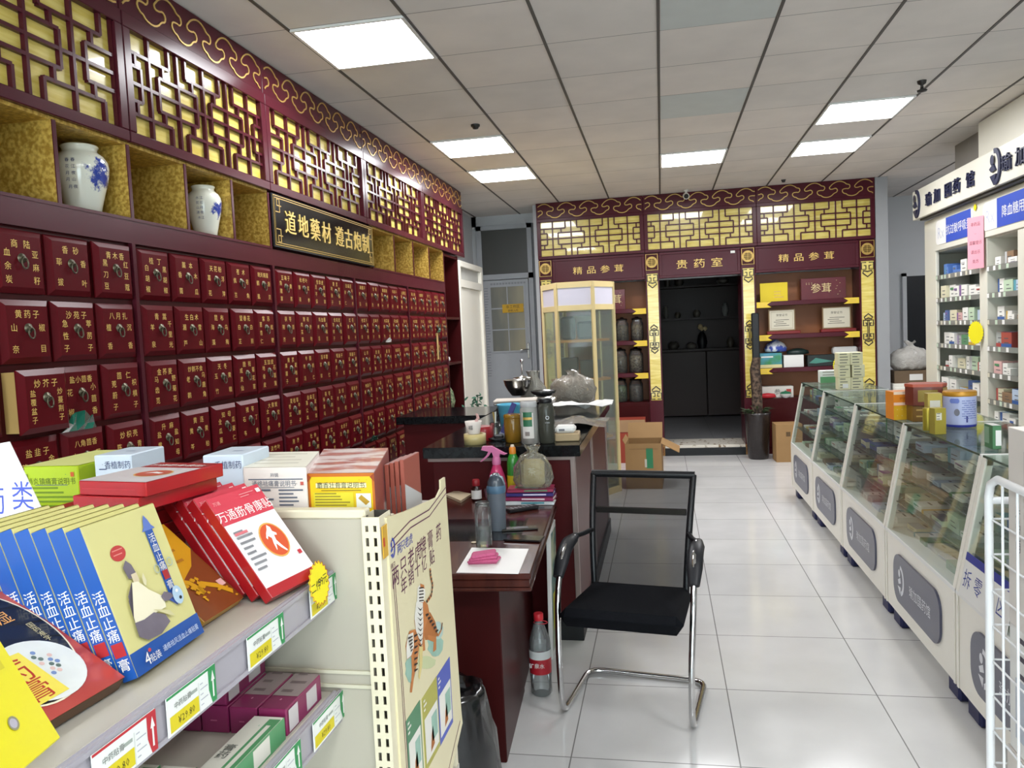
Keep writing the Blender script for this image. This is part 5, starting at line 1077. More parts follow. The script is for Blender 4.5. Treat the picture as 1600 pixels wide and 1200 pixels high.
t, r_, h_ = bottle('amber_jar', 'amber glass jar on the herb counter', 'jar', 787, 815, 692, 648, CZt, [(.85, 0), (.95, .03), (1, .4), (1, .8), (.94, .86)], AMB, [('tea', [(.8, .01), (.9, .04), (.94, .35), (0, .36)], mat('#5f4112', .4)), ('lid', [(.97, .85), (1.02, .88), (1.02, .97), (.9, 1)], AMB)])
t, r_, h_ = bottle('herb_jar', 'clear jar with green label and white lid on the herb counter', 'jar', 813, 841, 694, 628, CZt, [(.9, 0), (1, .02), (1, .82), (.9, .86), (.88, .88)], sheer('#dcdcd6', .6, .8, .05), [('herbs', [(.85, .01), (.94, .02), (.94, .16), (0, .17)], two_tone('reddish_herbs', '#4a2a20', '#b58a76', 70, .4, .6, .8)), ('lid', [(.9, .87), (.95, .9), (.95, .98), (.85, 1)], sheer('#d8d8d8', .4, .6, .1))])
lb = MB(); patch(lb, r_*1.012, -128, -52, .14*h_, .74*h_, mat('#d8d3cd', .5)); patch(lb, r_*1.02, -122, -62, .42*h_, .76*h_, mat('#2f6b4a', .4)); patch(lb, r_*1.025, -124, -60, .58*h_, .64*h_, GILT); patch(lb, r_*1.02, -110, -80, .2*h_, .3*h_, mat('#8a7f7a', .5)); obj('paper_label', lb, t)
t, r_, h_ = bottle('sports_bottle', 'smoky grey sports bottle with a black lid on the herb counter', 'bottle', 841, 867, 693, 623, CZt, [(.85, 0), (.95, .02), (1, .3), (.98, .6), (1, .78), (.8, .88), (.7, .9)], sheer('#4a4a42', .2, .8, .1), [('lid', [(.72, .89), (.78, .9), (.78, .97), (.6, 1)], BLACK), ('drink', [(.8, .01), (.88, .03), (.93, .28), (0, .29)], mat('#1f1d14', .3))])
b = MB(); F = frame((.012, -r_-.0007, 0), (1, 0, 0), (0, 0, 1)); b.ribbon([(.008*math.cos(k*PI/8), .58*h_+.008*math.sin(k*PI/8)) for k in range(16)], .003, .0004, LIGHTG, F, True); b.text('SPORT', .007, LIGHTG, F, 0, .47*h_); obj('bottle_print', b, t)
c, w, h, dp = on(CZt, 867, 905, 690, 678)
tag(obj('tan_box', carton(w, .13, h, mat('#b39c78', .6), bev=.004), M=T(c.x-w/2, c.y, CZt+.0005) @ Rz(3)), 'flat tan box at the front right corner of the herb counter', 'box')
tag(obj('white_device', MB().box(0, w*.85, 0, .10, 0, .035, WHITE, bev=.012).box(.02, .05, -.001, 0, .012, .022, mat('#6a6a70', .4)), M=T(c.x-w/2, c.y+.012, CZt+h+.002) @ Rz(3)), 'small white device lying on the flat tan box', 'device')
b = MB(); n = 7; r = random.Random(3); V = [(.30*i/(n-1)-.0, .45*j/(n-1), .004+.05*math.exp(-((i-2.5)**2+(j-2)**2)/5)+r.uniform(0, .012)) for j in range(n) for i in range(n)]
b.add(V, [(j*n+i, j*n+i+1, (j+1)*n+i+1, (j+1)*n+i) for j in range(n-1) for i in range(n-1)], sheer('#b5aea4', .55, 1, .12), smooth=True); A = atZ(868, 672, CZ)
tag(obj('plastic_sheet', b, M=T(A.x-.02, A.y+.02, CZ+.0015)), 'loose clear plastic film on the herb counter behind the white device', 'plastic film')
b = MB(); n = 8; V = [(.42*i/(n-1), .30*j/(n-1), .003+.02*math.sin(i*1.3)*math.sin(j*1.7)**2+r.uniform(0, .022)) for j in range(n) for i in range(n)]
b.add(V, [(j*n+i, j*n+i+1, (j+1)*n+i+1, (j+1)*n+i) for j in range(n-1) for i in range(n-1)], WHITE); b.add([(x, y, z+.002) for x, y, z in V], [(j*n+i, j*n+i+1, (j+1)*n+i+1, (j+1)*n+i) for j in range(n-1) for i in range(n-1)], WHITE); A = atZ(862, 646, CZ)
tag(obj('crumpled_paper', b, M=T(A.x-.01, A.y, CZ+.03) ), 'crumpled white paper on the herb counter in front of the big herb bag', 'paper')
c, w, h, dp = on(CZ, 866, 928, 628, 580)
t = thing('herb_bag', 'big bulging translucent bag of dried herbs on the herb counter', 'bag', T(c.x, c.y-.02, CZ+.001))
HB = two_tone('dried_herb_fill', '#7d705c', '#b9ac92', 24, .35, .65, .8); r = random.Random(1)
b = MB().lathe([(w*.36, 0), (w*.5, h*.1), (w*.52, h*.42), (w*.44, h*.66), (w*.2, h*.76), (0, h*.76)], HB, n=24, sy=.6); b.v = [(x+r.uniform(-.01, .01), y+r.uniform(-.01, .01), z) for x, y, z in b.v]; obj('herbs', b, t)
b = MB().lathe([(w*.4, 0), (w*.50, h*.05), (w*.54, h*.1), (w*.56, h*.25), (w*.56, h*.44), (w*.54, h*.56), (w*.5, h*.68), (w*.4, h*.75), (w*.3, h*.82), (w*.12, h*.9), (w*.2, h)], sheer('#cfc8bb', .62, 1, .1, 1.5, .8), n=48, sy=.62, cap=False); crumple(b, .022, 3); obj('plastic_film', b, t)
b = MB().lathe([(.07, 0), (.10, .03), (.09, .14), (.03, .22), (.045, .27)], sheer('#d6d1c4', .5, 1, .12, 1.5, .8), n=30, sy=.7); b.v = [(x+r.uniform(-.012, .012), y+r.uniform(-.01, .01), z) for x, y, z in b.v]
c2 = atZ(857, 622, CZ); tag(obj('small_bag', b, M=T(c2.x-.01, 5.88, CZ+.001)), 'smaller twisted translucent bag beside the big herb bag', 'bag')
# scale with tray, steel bowl, pestle
c, w, h, dp = on(CZ, 770, 842, 648, 620)
t = thing('balance_scale', 'black kitchen scale with a wide grey tray at the back of the herb counter', 'scale', T(c.x, c.y+.1, CZ))
obj('base', MB().box(-w*.42, w*.36, -.12, .16, 0, h*.45, BLACK, bev=.01), t); obj('tray', MB().box(-w*.46, w*.44, -.14, .18, h*.55, h*.68, STEEL, bev=.006).box(-.05, .05, -.03, .05, h*.4, h*.56, BLACK), t)
bz_ = CZ+h*.68
tag(obj('folded_paper', MB().box(-.16, .14, -.1, .12, 0, .012, mat('#c9bfb3', .6, var=.1), bev=.003), M=T(c.x-.01, c.y+.12, bz_+.001) @ Rz(6)), 'folded paper lying on the scale tray under the steel bowl', 'paper')
c3, w3, h3, _ = on(bz_+.014, 785, 831, 619, 594)
t = thing('mixing_bowl', 'brushed steel mixing bowl on the scale at the back of the counter', 'bowl', T(c3.x, c3.y+.06, bz_+.0145))
R = w3/2; obj('bowl', MB().lathe([(R*.45, 0), (R*.7, h3*.3), (R*.9, h3*.65), (R, h3*.97), (R*1.03, h3), (R*.98, h3), (R*.86, h3*.65), (R*.66, h3*.32), (0, .006)], STEEL, n=36), t)
t = thing('pestle', 'steel pestle with a round guard plate standing in the mixing bowl', 'pestle', T(c3.x+.03, c3.y+.09, bz_+.024))
obj('rod', MB().lathe([(.014, 0), (.014, .05), (.007, .06), (.007, .235), (.012, .24), (.012, .255), (0, .26)], CHROME, n=14), t); obj('guard_plate', MB().lathe([(.07, h3-.004), (.072, h3+.003), (.02, h3+.012), (.007, h3+.02)], STEEL, n=26), t)
c4 = atZ(842, 640, CZ)
tag(obj('black_pan', MB().lathe([(.05, 0), (.09, .03), (.095, .045), (.088, .045), (.045, .006)], mat('#17181a', .25, coat=.4), n=24), M=T(c4.x+.03, c4.y+.06, CZ+.09)), 'small black pan resting on a steel dish beside the mixing bowl', 'pan')
tag(obj('steel_dish', MB().lathe([(.08, 0), (.10, .085), (.095, .085), (.075, .006)], STEEL, n=24), M=T(c4.x+.03, c4.y+.06, CZ+.001)), 'steel dish under the small black pan', 'dish')
# ================================================================ six sided display case
PW = mat('#d9c48e', .45, var=.06, name='pale_pine_frame'); ORW = mat('#cf8838', .5, var=.12, name='orange_wood_shelf'); LAVP = mat('#cfcbd8', .5, var=.02, name='lavender_header')
S = .335; cx, cy = -.775, 7.49
HX = [(cx+S*math.cos(math.radians(a)), cy+S*math.sin(math.radians(a))) for a in (240, 300, 0, 60, 120, 180)]
t = thing('display_case', 'six sided pine framed glass display case behind the herb counter', 'display case', T(0, 0, 0)); H = 2.0
for x, y in HX: obj('post', MB().box(-.016, .016, -.016, .016, 0, H, PW, T(x, y, 0) @ Rz(math.degrees(math.atan2(y-cy, x-cx))), bev=.002), t)
for z0, z1, nm in ((0, .06, 'base_rim'), (H-.02, H, 'top_rim'), (1.74, 1.79, 'header_rim'), (H-.05, H-.02, 'upper_rim')):
    b = MB()
    for i in range(6):
        (xa, ya), (xb, yb) = HX[i], HX[(i+1) % 6]; L = math.hypot(xb-xa, yb-ya); b.box(0, L, -.012, .012, z0, z1, PW, T(xa, ya, 0) @ Rz(math.degrees(math.atan2(yb-ya, xb-xa))))
    obj(nm, b, t)
for i in range(6):
    (xa, ya), (xb, yb) = HX[i], HX[(i+1) % 6]; L = math.hypot(xb-xa, yb-ya); M = T(xa, ya, 0) @ Rz(math.degrees(math.atan2(yb-ya, xb-xa)))
    obj('header_panel', MB().box(.016, L-.016, -.004, .004, 1.79, H-.05, LAVP, M), t); obj('glass_pane', MB().box(.016, L-.016, -.003, .003, .06, 1.74, GLASS, M), t)
for z, k in ((.10, .9), (.55, .86), (1.10, .86), (1.47, .86)): obj('shelf', MB().prism([(cx+(x-cx)*k, cy+(y-cy)*k) for x, y in HX], z-.022, z, ORW if z > .2 else PW), t)
obj('roof', MB().prism([(cx+(x-cx)*.98, cy+(y-cy)*.98) for x, y in HX], H-.01, H+.004, PW), t)
GRP = mat('#5b5650', .5, var=.15, name='grey_pack')
for k, (dx, dy, z, w, h, lb) in enumerate(((-.10, -.02, 1.471, .13, .22, 'narrow grey pack on the top shelf of the six sided case'), (.07, .02, 1.471, .17, .17, 'rounded grey pack on the top shelf of the six sided case'), (-.11, -.02, 1.101, .18, .2, 'dark grey carton on the middle shelf of the six sided case, far side'), (.10, .0, 1.101, .19, .17, 'dark grey carton on the middle shelf of the six sided case, doorway side'), (-.02, .0, .551, .3, .28, 'wide grey carton on the low shelf of the six sided case'))):
    tag(obj('grey_pack', MB().box(-w/2, w/2, -.06, .06, 0, h, GRP, bev=.02 if k < 2 else .003), M=T(cx+dx, cy+dy, z)), lb, 'pack')
tag(obj('orange_emblem', MB().lathe([(.05, 0), (.05, .03), (.03, .04)], mat('#d98a25', .45), Rx(90), n=20), M=T(cx+.17, cy-.06, .95)), 'round orange tin standing in the six sided case', 'tin') if False else None
# ================================================================ cartons, potted plant
t = thing('open_carton', 'open brown carton with green tape on the aisle floor', 'carton', T(-.385, 7.58, 0) @ Rz(-2))
w, d, h = .345, .40, .44
b = MB().box(0, w, 0, .006, 0, h, KRAFT).box(0, w, d-.006, d, 0, h, KRAFT).box(0, .006, .006, d-.006, 0, h, KRAFT).box(w-.006, w, .006, d-.006, 0, h, KRAFT).box(.006, w-.006, .006, d-.006, 0, .006, KRAFT); b.rect(.20, .20, .265, h-.045, mat('#19784a', .3, coat=.4), face_frame('front', w, d, h)); b.rect(.185, .21, .205, .29, mat('#c7c2b5', .5), face_frame('front', w, d, h, .001)); b.rect(.04, h-.055, w-.03, h-.05, mat('#806240', .7), face_frame('front', w, d, h))
obj('carton_body', b, t)
for nm, M, L, D2 in (('flap', T(0, 0, h) @ Rx(-155), w, .17), ('flap', T(0, d, h) @ Rx(60), w, .17), ('flap', T(w, 0, h) @ Rz(90) @ Rx(-22-180), d, .19), ('flap', T(0, 0, h) @ Rz(90) @ Rx(70), d, .19)):
    if nm and M is not None and L == w and D2 == .17 and M.translation.y < .1: continue
    if M.translation.x < .1 and L != w: D2 = .045
    obj(nm, MB().box(0, L, 0, D2, -.003, .003, KRAFT), t).matrix_local = M if L == w else (T(w, d, h) @ Rz(-90) @ Rx(-28) if M.translation.x > .1 else T(0, 0, h) @ Rz(90) @ Rx(60))
tag(obj('red_carton', carton(.42, .3, .50, mat('#9a3f2f', .6), [('front', 'rect', 0, .72, 1, 1, mat('#a68461', .7)), ('front', 'rect', 0, .7, 1, .72, mat('#7a2d22', .6))]), M=T(-.64, 9.05, 0)), 'red carton with a brown top band in front of the jar shelf cupboard', 'carton')
tag(obj('brown_carton', carton(.28, .25, .42, KRAFT, [('front', 'rect', .38, .68, .55, .8, mat('#5f4a30', .7))]), M=T(1.20, 8.95, 0) @ Rz(2)), 'closed brown carton on the floor beside the tall plant pot', 'carton')
c = atZ(1186, 717, 0)
t = thing('potted_plant', 'tall black pot with a wrapped plant trunk beside the doorway', 'plant', T(c.x, 9.24, 0)); px = c.x
obj('pot', MB().lathe([(.10, 0), (.115, .02), (.145, .50), (.15, .53), (.135, .53), (.13, .48), (0, .47)], mat('#231c1b', .3, coat=.3, var=.3, vs=40, bump=.4, bs=60), n=28), t)
b = MB().tube([(0, 0, .46), (.0, .0, .8), (-.01, .01, 1.02), (.0, .0, 1.16)], .05, two_tone('rough_bark', '#2c221c', '#6a5748', 30, .4, .65, .85, bump=.6), n=12, rs=[.06, .055, .052, .045]); b.v = [(x+rnd.uniform(-.01, .01), y+rnd.uniform(-.01, .01), z) for x, y, z in b.v]; obj('trunk', b, t)
obj('wrapped_top', MB().box(-.04, .042, -.03, .03, 1.12, 1.66, mat('#17181a', .45, var=.2), bev=.012), t)
b = MB(); r = random.Random(7)
for k in range(16):
    a = r.random()*2*PI; L = r.uniform(.1, .19); M = T(.05*math.cos(a), .05*math.sin(a), .50+r.uniform(0, .06)) @ Rz(math.degrees(a)) @ Ry(r.uniform(-35, 15)); b.add([(0, 0, 0), (L*.4, .018, .02), (L, 0, .0), (L*.4, -.018, .02)], [(0, 1, 2), (0, 2, 3)], mat('#48583c', .5, var=.3), M)
obj('foliage', b, t)
# ================================================================ shelf rack in the near left corner
XS, YP, ZS = -.572, 1.243, 1.165
STRIP = mat('#a19da4', .25, coat=.2, var=.03, name='grey_price_channel'); DECK = mat('#b3aea2', .4, var=.03, name='cream_steel_deck')
t = thing('shelf_rack', 'cream steel shelf rack with price channels in the near left corner', 'shelf rack', T(0, 0, 0))
b = MB().box(-1.45, -.505, YP, YP+.012, .10, 1.262, mat('#aba596', .5, var=.03, name='grey_cream_panel'), bev=.001); b.box(-1.45, -.505, YP-.004, YP+.022, 1.256, 1.272, CREAM, bev=.003)
for z in (.99, .965, .58): b.box(-1.45, -.508, YP-.004, YP, z-.006, z, mat('#c9c4ae', .5))
obj('back_panel', b, t)
def post(x0):
    p = MB(); w = .032; d = .055; HOL = mat('#15130f', .7, name='slot_hole'); y0 = YP-.012; y1 = y0+d; z = .05
    sl = [(.006, .0115), (.0205, .026)]
    p.box(x0, x0+.002, y0, y1, 0, 1.262, CREAM); p.box(x0+w-.002, x0+w, y0, y1, 0, 1.262, CREAM); p.box(x0, x0+w, y1-.002, y1, 0, 1.262, mat('#35322c', .6))
    for a, c in ((0, .006), (.0115, .0205), (.026, w)): p.box(x0+a, x0+c, y0-.0015, y0, 0, 1.262, CREAM)
    z = 1.262; k = 0
    while z > .02:
        for a, c in sl: p.box(x0+a, x0+c, y0-.0015, y0, z-.0105-(.004 if k == 0 else 0), z, CREAM)
        z -= .025; k += 1
    obj('slotted_post', p, t)
post(-.508); post(-1.45)
for zt, dep in ((ZS, .52), (.953, .56), (.60, .56), (.20, .56)):
    s = MB().box(XS-dep, XS-.012, -.55, YP-.006, zt-.022, zt, DECK, bev=.002); s.box(XS-dep, XS-.004, -.55, YP-.006, zt-.03, zt-.022, DECK)
    s.box(XS-.012, XS, -.55, YP-.004, zt-.052, zt+.003, STRIP, bev=.004); s.box(XS, XS+.003, -.55, YP-.004, zt-.0525, zt-.046, STRIP); s.box(XS, XS+.003, -.55, YP-.004, zt-.003, zt+.003, STRIP); o = obj('shelf', s, t)
obj('kick_panel', MB().box(XS-.5, XS-.02, -.55, YP-.006, 0, .17, CREAM), t)
# far side deck that carries the tall cartons, its end plate with the poster
for z in (1.20, .60): obj('rear_shelf', MB().box(-1.45, -.48, YP+.045, YP+.40, z-.02, z, DECK), t)
obj('end_frame', MB().box(-.498, -.478, YP+.045, YP+.065, 0, 1.25, CREAM).box(-.498, -.482, YP+.385, YP+.40, 0, 1.2, CREAM).box(-.498, -.482, YP+.065, YP+.385, .05, .10, CREAM), t)
PAP = mat('#d3c9a4', .45, coat=.1, var=.03, name='cream_poster'); XPp = -.472
t = thing('tiger_poster', 'cream poster board with two tigers and purple lettering on the rack end', 'poster', frame((XPp, 1.255, .60), (0, 1, 0), (0, 0, 1)))
w, h = .405, .655; pl = MB(); N = 14; V = []; bow = lambda x, y: .012*math.sin(x/w*PI)*.5+.02*max(0, (.25-y))*(x/w)
outl = [(0, 0), (w*.72, .02), (w, .06), (w, .30), (.372, h-.005), (.34, h), (.335, h-.03), (.25, h-.035), (0, h)]
pl.prism([(0, .02), (.30, .03), (.405, .085), (.40, .12), (.368, h), (.335, h), (.333, h-.018), (.30, h-.03), (.10, h-.012), (0, h)], -.004, 0, PAP)
obj('board', pl, t)
PUR = mat('#5b2347', .6, var=0, name='purple_ink'); BLI = mat('#3b47a0', .5, name='blue_ink'); l = MB()
for dy in (0, .013): l.ribbon([(.012, h-.045-dy), (.12, h-.035-dy), (.24, h-.042-dy), (.37, h-.022-dy)], .0022, .0002, PUR, T(0, 0, .0004))
for dx in (.012, .020): l.ribbon([(dx, h-.10), (dx+.012, h-.30), (dx+.016, .04)], .0018, .0002, PUR, T(0, 0, .0004))
l.ribbon([(.03, .045), (.28, .05), (.385, .10)], .0022, .0002, PUR, T(0, 0, .0004))
px = lambda x, y: (lambda P: (P.y-1.255, P.z-.60))(atX(x, y, XPp))
for ch, x, y, hh in zip('两只老虎牌膏药年销十亿贴', (617.7, 630, 642, 652.7, 660.8, 672, 685, 631, 642, 652, 662.5, 674.8), (900.8, 885, 872, 862, 853.5, 843, 832, 915, 901, 888.5, 880, 870), (.035,)*7+(.031,)*5):
    q = px(x, y); l.text(ch, hh, PUR, T(0, 0, .0006), q[0], q[1], sx=1.0)
for ch, x, y in zip('两只老虎', (623.5, 629.5, 635.5, 641.5), (857, 852, 847, 842)): q = px(x, y); l.text(ch, .019, BLI, T(0, 0, .0006), q[0], q[1], sx=1.1)
q = px(612.5, 857); figure_logo(l, q[0], q[1], .030, BLI, T(0, 0, 0), .0006); l.text('两只', .010, PUR, T(0, 0, .0006), q[0], q[1]-.03)
obj('print', l, t)
# the two tigers, drawn as flat colour shapes
TO, TW, TB, TG, TL = mat('#b5713a', .6, var=.2, vs=30, name='tiger_ochre'), mat('#d9d6cc', .6, name='tiger_white'), mat('#2e241d', .6, name='tiger_black'), mat('#8fb0a0', .6, var=.3, vs=20, name='wash_green'), mat('#a5642f', .6, name='tiger_rust')
a = MB(); K = [0]
def pg(pts, m): K[0] += 1; a.add([(x, y, .0004+.00005*K[0]) for x, y in pts], [tuple(range(len(pts)))], m)
def pp(pts, m): pg([px(*p) for p in pts], m)
def blob(x, y, rx, ry, m): pg([px(x+rx*math.cos(k*PI/8)*(1+.15*math.sin(k*3)), y+ry*math.sin(k*PI/8)) for k in range(16)], m)
blob(680, 1008, 12, 18, TG); blob(641, 1045, 8, 22, TG); blob(666, 1035, 14, 10, mat('#b9bf94', .6, name='wash_yellow')); blob(684, 985, 8, 14, mat('#a9c0b8', .6, name='wash_blue'))
pp([(662, 955), (672, 957), (680, 972), (684, 992), (678, 999), (664, 1000), (660, 980)], TL)
pp([(651, 940), (661, 937), (668, 945), (671, 960), (662, 985), (664, 1016), (656, 1019), (650, 990), (647, 970)], TO)
pp([(650, 940), (660, 942), (661, 975), (659, 1010), (650, 990), (647, 965)], TW)
pp([(652, 918), (657, 912), (663, 917), (664, 928), (661, 941), (651, 941)], TW); pp([(656, 912), (662, 914), (663, 920), (656, 918)], TO)
pp([(668, 992), (681, 995), (681, 1015), (676, 1019), (677, 1003), (669, 1000)], TO)
pp([(639, 986), (648, 983), (655, 1000), (652, 1030), (646, 1060), (643, 1082), (640, 1082), (643, 1050), (642, 1025), (636, 1030), (633, 1010)], TO)
pp([(637, 992), (645, 988), (646, 1010), (642, 1024), (635, 1030), (634, 1012)], TW)
pp([(654, 1010), (660, 1010), (659, 1040), (655, 1062), (653, 1058), (655, 1035)], mat('#cdbb7c', .6, name='tiger_pale'))
for y in range(918, 940, 5): pp([(654, y), (661, y-1), (661, y+1), (654, y+2)], TB)
for y in range(948, 1006, 8): pp([(651, y), (656, y+4), (660, y), (656, y+6.5)], TB)
for k in range(6): pp([(664+k*3, 960+k*5), (668+k*3, 958+k*5), (669+k*3, 960+k*5), (665+k*3, 964+k*5)], TB)
for k in range(7): pp([(646, 992+k*9), (651, 990+k*9), (651, 992+k*9), (646, 996+k*9)], TB)
for k in range(5): pp([(636+k, 996+k*5), (643, 993+k*5), (643, 995+k*5), (636+k, 999+k*5)], TB)
tl = [px(*p) for p in ((666, 940), (673, 930), (675, 915), (672, 900), (671, 888))]; a.ribbon(tl, .007, .0002, TO, T(0, 0, .0016)); 
for k in range(9): u = k/9*4; i = int(u); f = u-i; q = (tl[i][0]*(1-f)+tl[i+1][0]*f, tl[i][1]*(1-f)+tl[i+1][1]*f); a.box(q[0]-.0038, q[0]+.0038, q[1]-.002, q[1]+.003, .0018, .0019, TB)
a.ribbon([px(683, 994), px(688, 985), px(690, 973)], .005, .0002, TO, T(0, 0, .0016)); a.ribbon([px(688.5, 984), px(690, 973)], .005, .0002, TB, T(0, 0, .0018))
obj('tiger_artwork', a, t)
pk = MB()
for q, hx in (((632, 1125, 656, 1098), '#4f7f5c'), ((659, 1086, 684, 1059), '#a5a04a'), ((684, 1051, 706, 1023), '#4a57a8')):
    x0, _ = px(q[0], 1100); x1, _ = px(q[2], 1100); yt = px((q[0]+q[2])/2, (q[1]+q[3])/2)[1]; hh = .145
    pk.box(x0, x1, yt-hh, yt, 0, .0008, mat(hx, .5)); pk.rect(x0+.008, yt-hh+.012, x1-.006, yt-.045, TW, T(0, 0, .001)); 
    pk.add([((x0+x1)/2-.012, yt-hh+.02, .0013), ((x0+x1)/2+.014, yt-hh+.025, .0013), ((x0+x1)/2+.008, yt-hh+.065, .0013), ((x0+x1)/2-.004, yt-hh+.05, .0013)], [(0, 1, 2, 3)], TL); pk.rect((x0+x1)/2, yt-.11, x1-.012, yt-.06, TG, T(0, 0, .0013))
    for k in range(3): pk.rect(x0+.008, yt-.012-k*.009, x0+.018+.008*(k % 2), yt-.008-k*.009, TW, T(0, 0, .001))
obj('package_pictures', pk, t)
tag(obj('yellow_tape', MB().box(0, .035, 0, .055, 0, .0015, mat('#c79a2a', .4, coat=.3)).rect(0, .02, .008, .035, mat('#b5402a', .5), T(0, 0, .002)), M=frame((XPp-.002, 1.232, 1.19), (0, 1, 0), (0, 0, 1))), 'piece of yellow tape holding the poster at the slotted post', 'tape')

# ---------------------------------------------------------------- packets on the upper shelf
REDB = mat('#a3161f', .32, coat=.5, var=.05, name='red_packet'); PALEY = mat('#cdc786', .5, coat=.05, var=.02, name='pale_yellow_packet'); ROYAL = mat('#1b4f9d', .35, coat=.3, var=.06, name='royal_blue')
def pose(x, y, z, yaw, tilt, roll): return T(x, y, z) @ Rz(yaw) @ Rx(tilt) @ Ry(roll)
GREYINK = mat('#6d6570', .6, var=.25, vs=40, name='grey_brush_ink')
w, d, h = .150, .0195, .190
full = [('front', 'rect', 0, 0, 1, .15, ROYAL), ('left', 'rect', 0, 0, 1, 1, ROYAL), ('top', 'rect', 0, 0, 1, 1, mat('#e0dda8', .5)),
 ('left', 'text', '活血止痛', .5, .42, .075, WHITE, 'v'), ('left', 'rect', .1, .155, .9, .245, mat('#a3262c', .5)), ('left', 'text', '膏', .5, .10, .075, WHITE)]
fr_ = full+[('front', 'disc', .30, .76, .095, .052, mat('#b83a3a', .4)), ('front', 'lines', .235, .75, .37, .78, 2, mat('#d98b80', .5)),
 ('front', 'rect', .72, .37, .83, .84, ROYAL), ('front', 'poly', [(.68, .83), (.87, .83), (.83, .86), (.81, .90), (.775, .94), (.74, .90), (.72, .86)], mat('#5a74ba', .5)), ('front', 'poly', [(.70, .37), (.85, .37), (.87, .33), (.80, .29), (.775, .27), (.75, .29), (.69, .33)], mat('#4a63b0', .5)),
 ('front', 'text', '活血止痛', .775, .665, .062, WHITE, 'v'), ('front', 'rect', .735, .465, .815, .53, mat('#a3262c', .5)), ('front', 'text', '膏', .775, .42, .062, WHITE),
 ('front', 'ring', .68, .56, .035, .028, .0015, mat('#a9b5a5', .5)), ('front', 'ring', .88, .57, .035, .028, .0015, mat('#a9b5a5', .5)),
 ('front', 'poly', [(.27, .66), (.33, .70), (.38, .66), (.40, .60), (.36, .57), (.29, .58)], GREYINK), ('front', 'poly', [(.33, .60), (.40, .60), (.405, .545), (.38, .52), (.33, .54)], mat('#cfc0a0', .6)), ('front', 'poly', [(.30, .55), (.38, .54), (.47, .46), (.62, .37), (.60, .30), (.42, .30), (.28, .29), (.17, .31), (.19, .45)], mat('#e3dcc0', .6)),
 ('front', 'poly', [(.185, .45), (.30, .55), (.31, .56), (.20, .48), (.165, .33), (.17, .31)], GREYINK), ('front', 'poly', [(.16, .31), (.28, .30), (.42, .31), (.55, .26), (.58, .20), (.42, .16), (.24, .17), (.15, .22)], GREYINK), ('front', 'poly', [(.44, .55), (.47, .58), (.48, .52), (.45, .49), (.43, .51)], mat('#d2cba6', .6)), ('front', 'poly', [(.58, .38), (.64, .40), (.72, .37), (.74, .34), (.66, .33), (.60, .34)], GREYINK), ('front', 'poly', [(.42, .33), (.62, .27), (.66, .22), (.6, .24), (.5, .29)], mat('#c9c293', .6)),
 ('front', 'disc', .80, .335, .072, .066, mat('#a9c3d6', .4)), ('front', 'disc', .82, .31, .02, .012, BLACK), ('front', 'disc', .80, .365, .02, .012, WHITE),
 ('front', 'text', '4', .14, .075, .10, WHITE), ('front', 'text', '贴装', .24, .06, .05, WHITE), ('front', 'disc', .19, .115, .02, .012, mat('#c23a3a', .5)), ('front', 'text', '通络祛风活血止痛贴膏', .62, .07, .038, mat('#c3cfe2', .5), 'h', 1.0)]
for k in range(8):
    M = pose(-.6185-.0212*k*1.04, .795-.0015*k, ZS+.0075+.0035, 94, -19, 1.5)
    b = carton(w, d, h, PALEY, fr_ if k == 0 else full, .0015)
    tag(obj('plaster_packet', b, M=M), 'pale yellow and blue plaster packet, %s of the leaning row' % (('the frontmost',)+tuple(o+' from the front' for o in ORD[1:]))[k], 'packet', 'pale yellow plaster packets leaning in a row')
# red packets: four leaning, a stack lying behind
w, d, h = .111, .0195, .186
ROUT = mat('#c64f2a', .4, name='orange_oval'); INKL = mat('#7d7d80', .6)
rtop = [('front', 'rect', .0, .0, 1, .72, mat('#dedbdb', .4)), ('front', 'rect', 0, 0, 1, .09, REDB), ('front', 'rect', 0, .72, 1, 1, mat('#c43a4a', .35, coat=.3)), ('front', 'text', '万通筋骨康贴', .5, .80, .098, WHITE, 'h', .95),
 ('front', 'disc', .64, .45, .235, .175, mat('#d3a04f', .4)), ('front', 'disc', .64, .45, .215, .16, ROUT), ('front', 'poly', [(.62, .56), (.66, .60), (.70, .57), (.69, .53), (.74, .50), (.73, .48), (.68, .49), (.66, .44), (.70, .37), (.74, .32), (.72, .31), (.66, .36), (.62, .41), (.58, .36), (.56, .35), (.58, .42), (.61, .47), (.57, .50), (.53, .47), (.52, .49), (.57, .53)], WHITE),
 ('front', 'lines', .06, .25, .36, .62, 8, INKL), ('front', 'rect', .06, .60, .30, .625, mat('#c86a70', .5)), ('front', 'rect', .88, .24, .95, .28, mat('#b9303a', .5)), ('front', 'text', '万通', .10, .93, .035, mat('#e0a0a0', .5)), ('front', 'lines', .55, .92, .85, .945, 2, mat('#e0a0a0', .5)), ('front', 'rect', .88, .92, .96, .96, WHITE)]
for k in range(4):
    nrm = Rz(74.3) @ Rx(-39) @ Vector((0, .0285*k, 0)); sh = Vector((nrm.x, nrm.y, 0))*(1/math.cos(math.radians(39)))
    M = pose(-.590+sh.x, 1.066+sh.y, ZS+.0135, 74.3, -39, -2.4)
    tag(obj('red_packet', carton(w, d, h, REDB, rtop if k < 2 else rtop[:4]+rtop[-3:], .0012), M=M), 'red and white plaster packet, %s of the four leaning' % ('the frontmost', 'second from the front', 'third from the front', 'rearmost')[k], 'packet', 'red plaster packets leaning in a row')
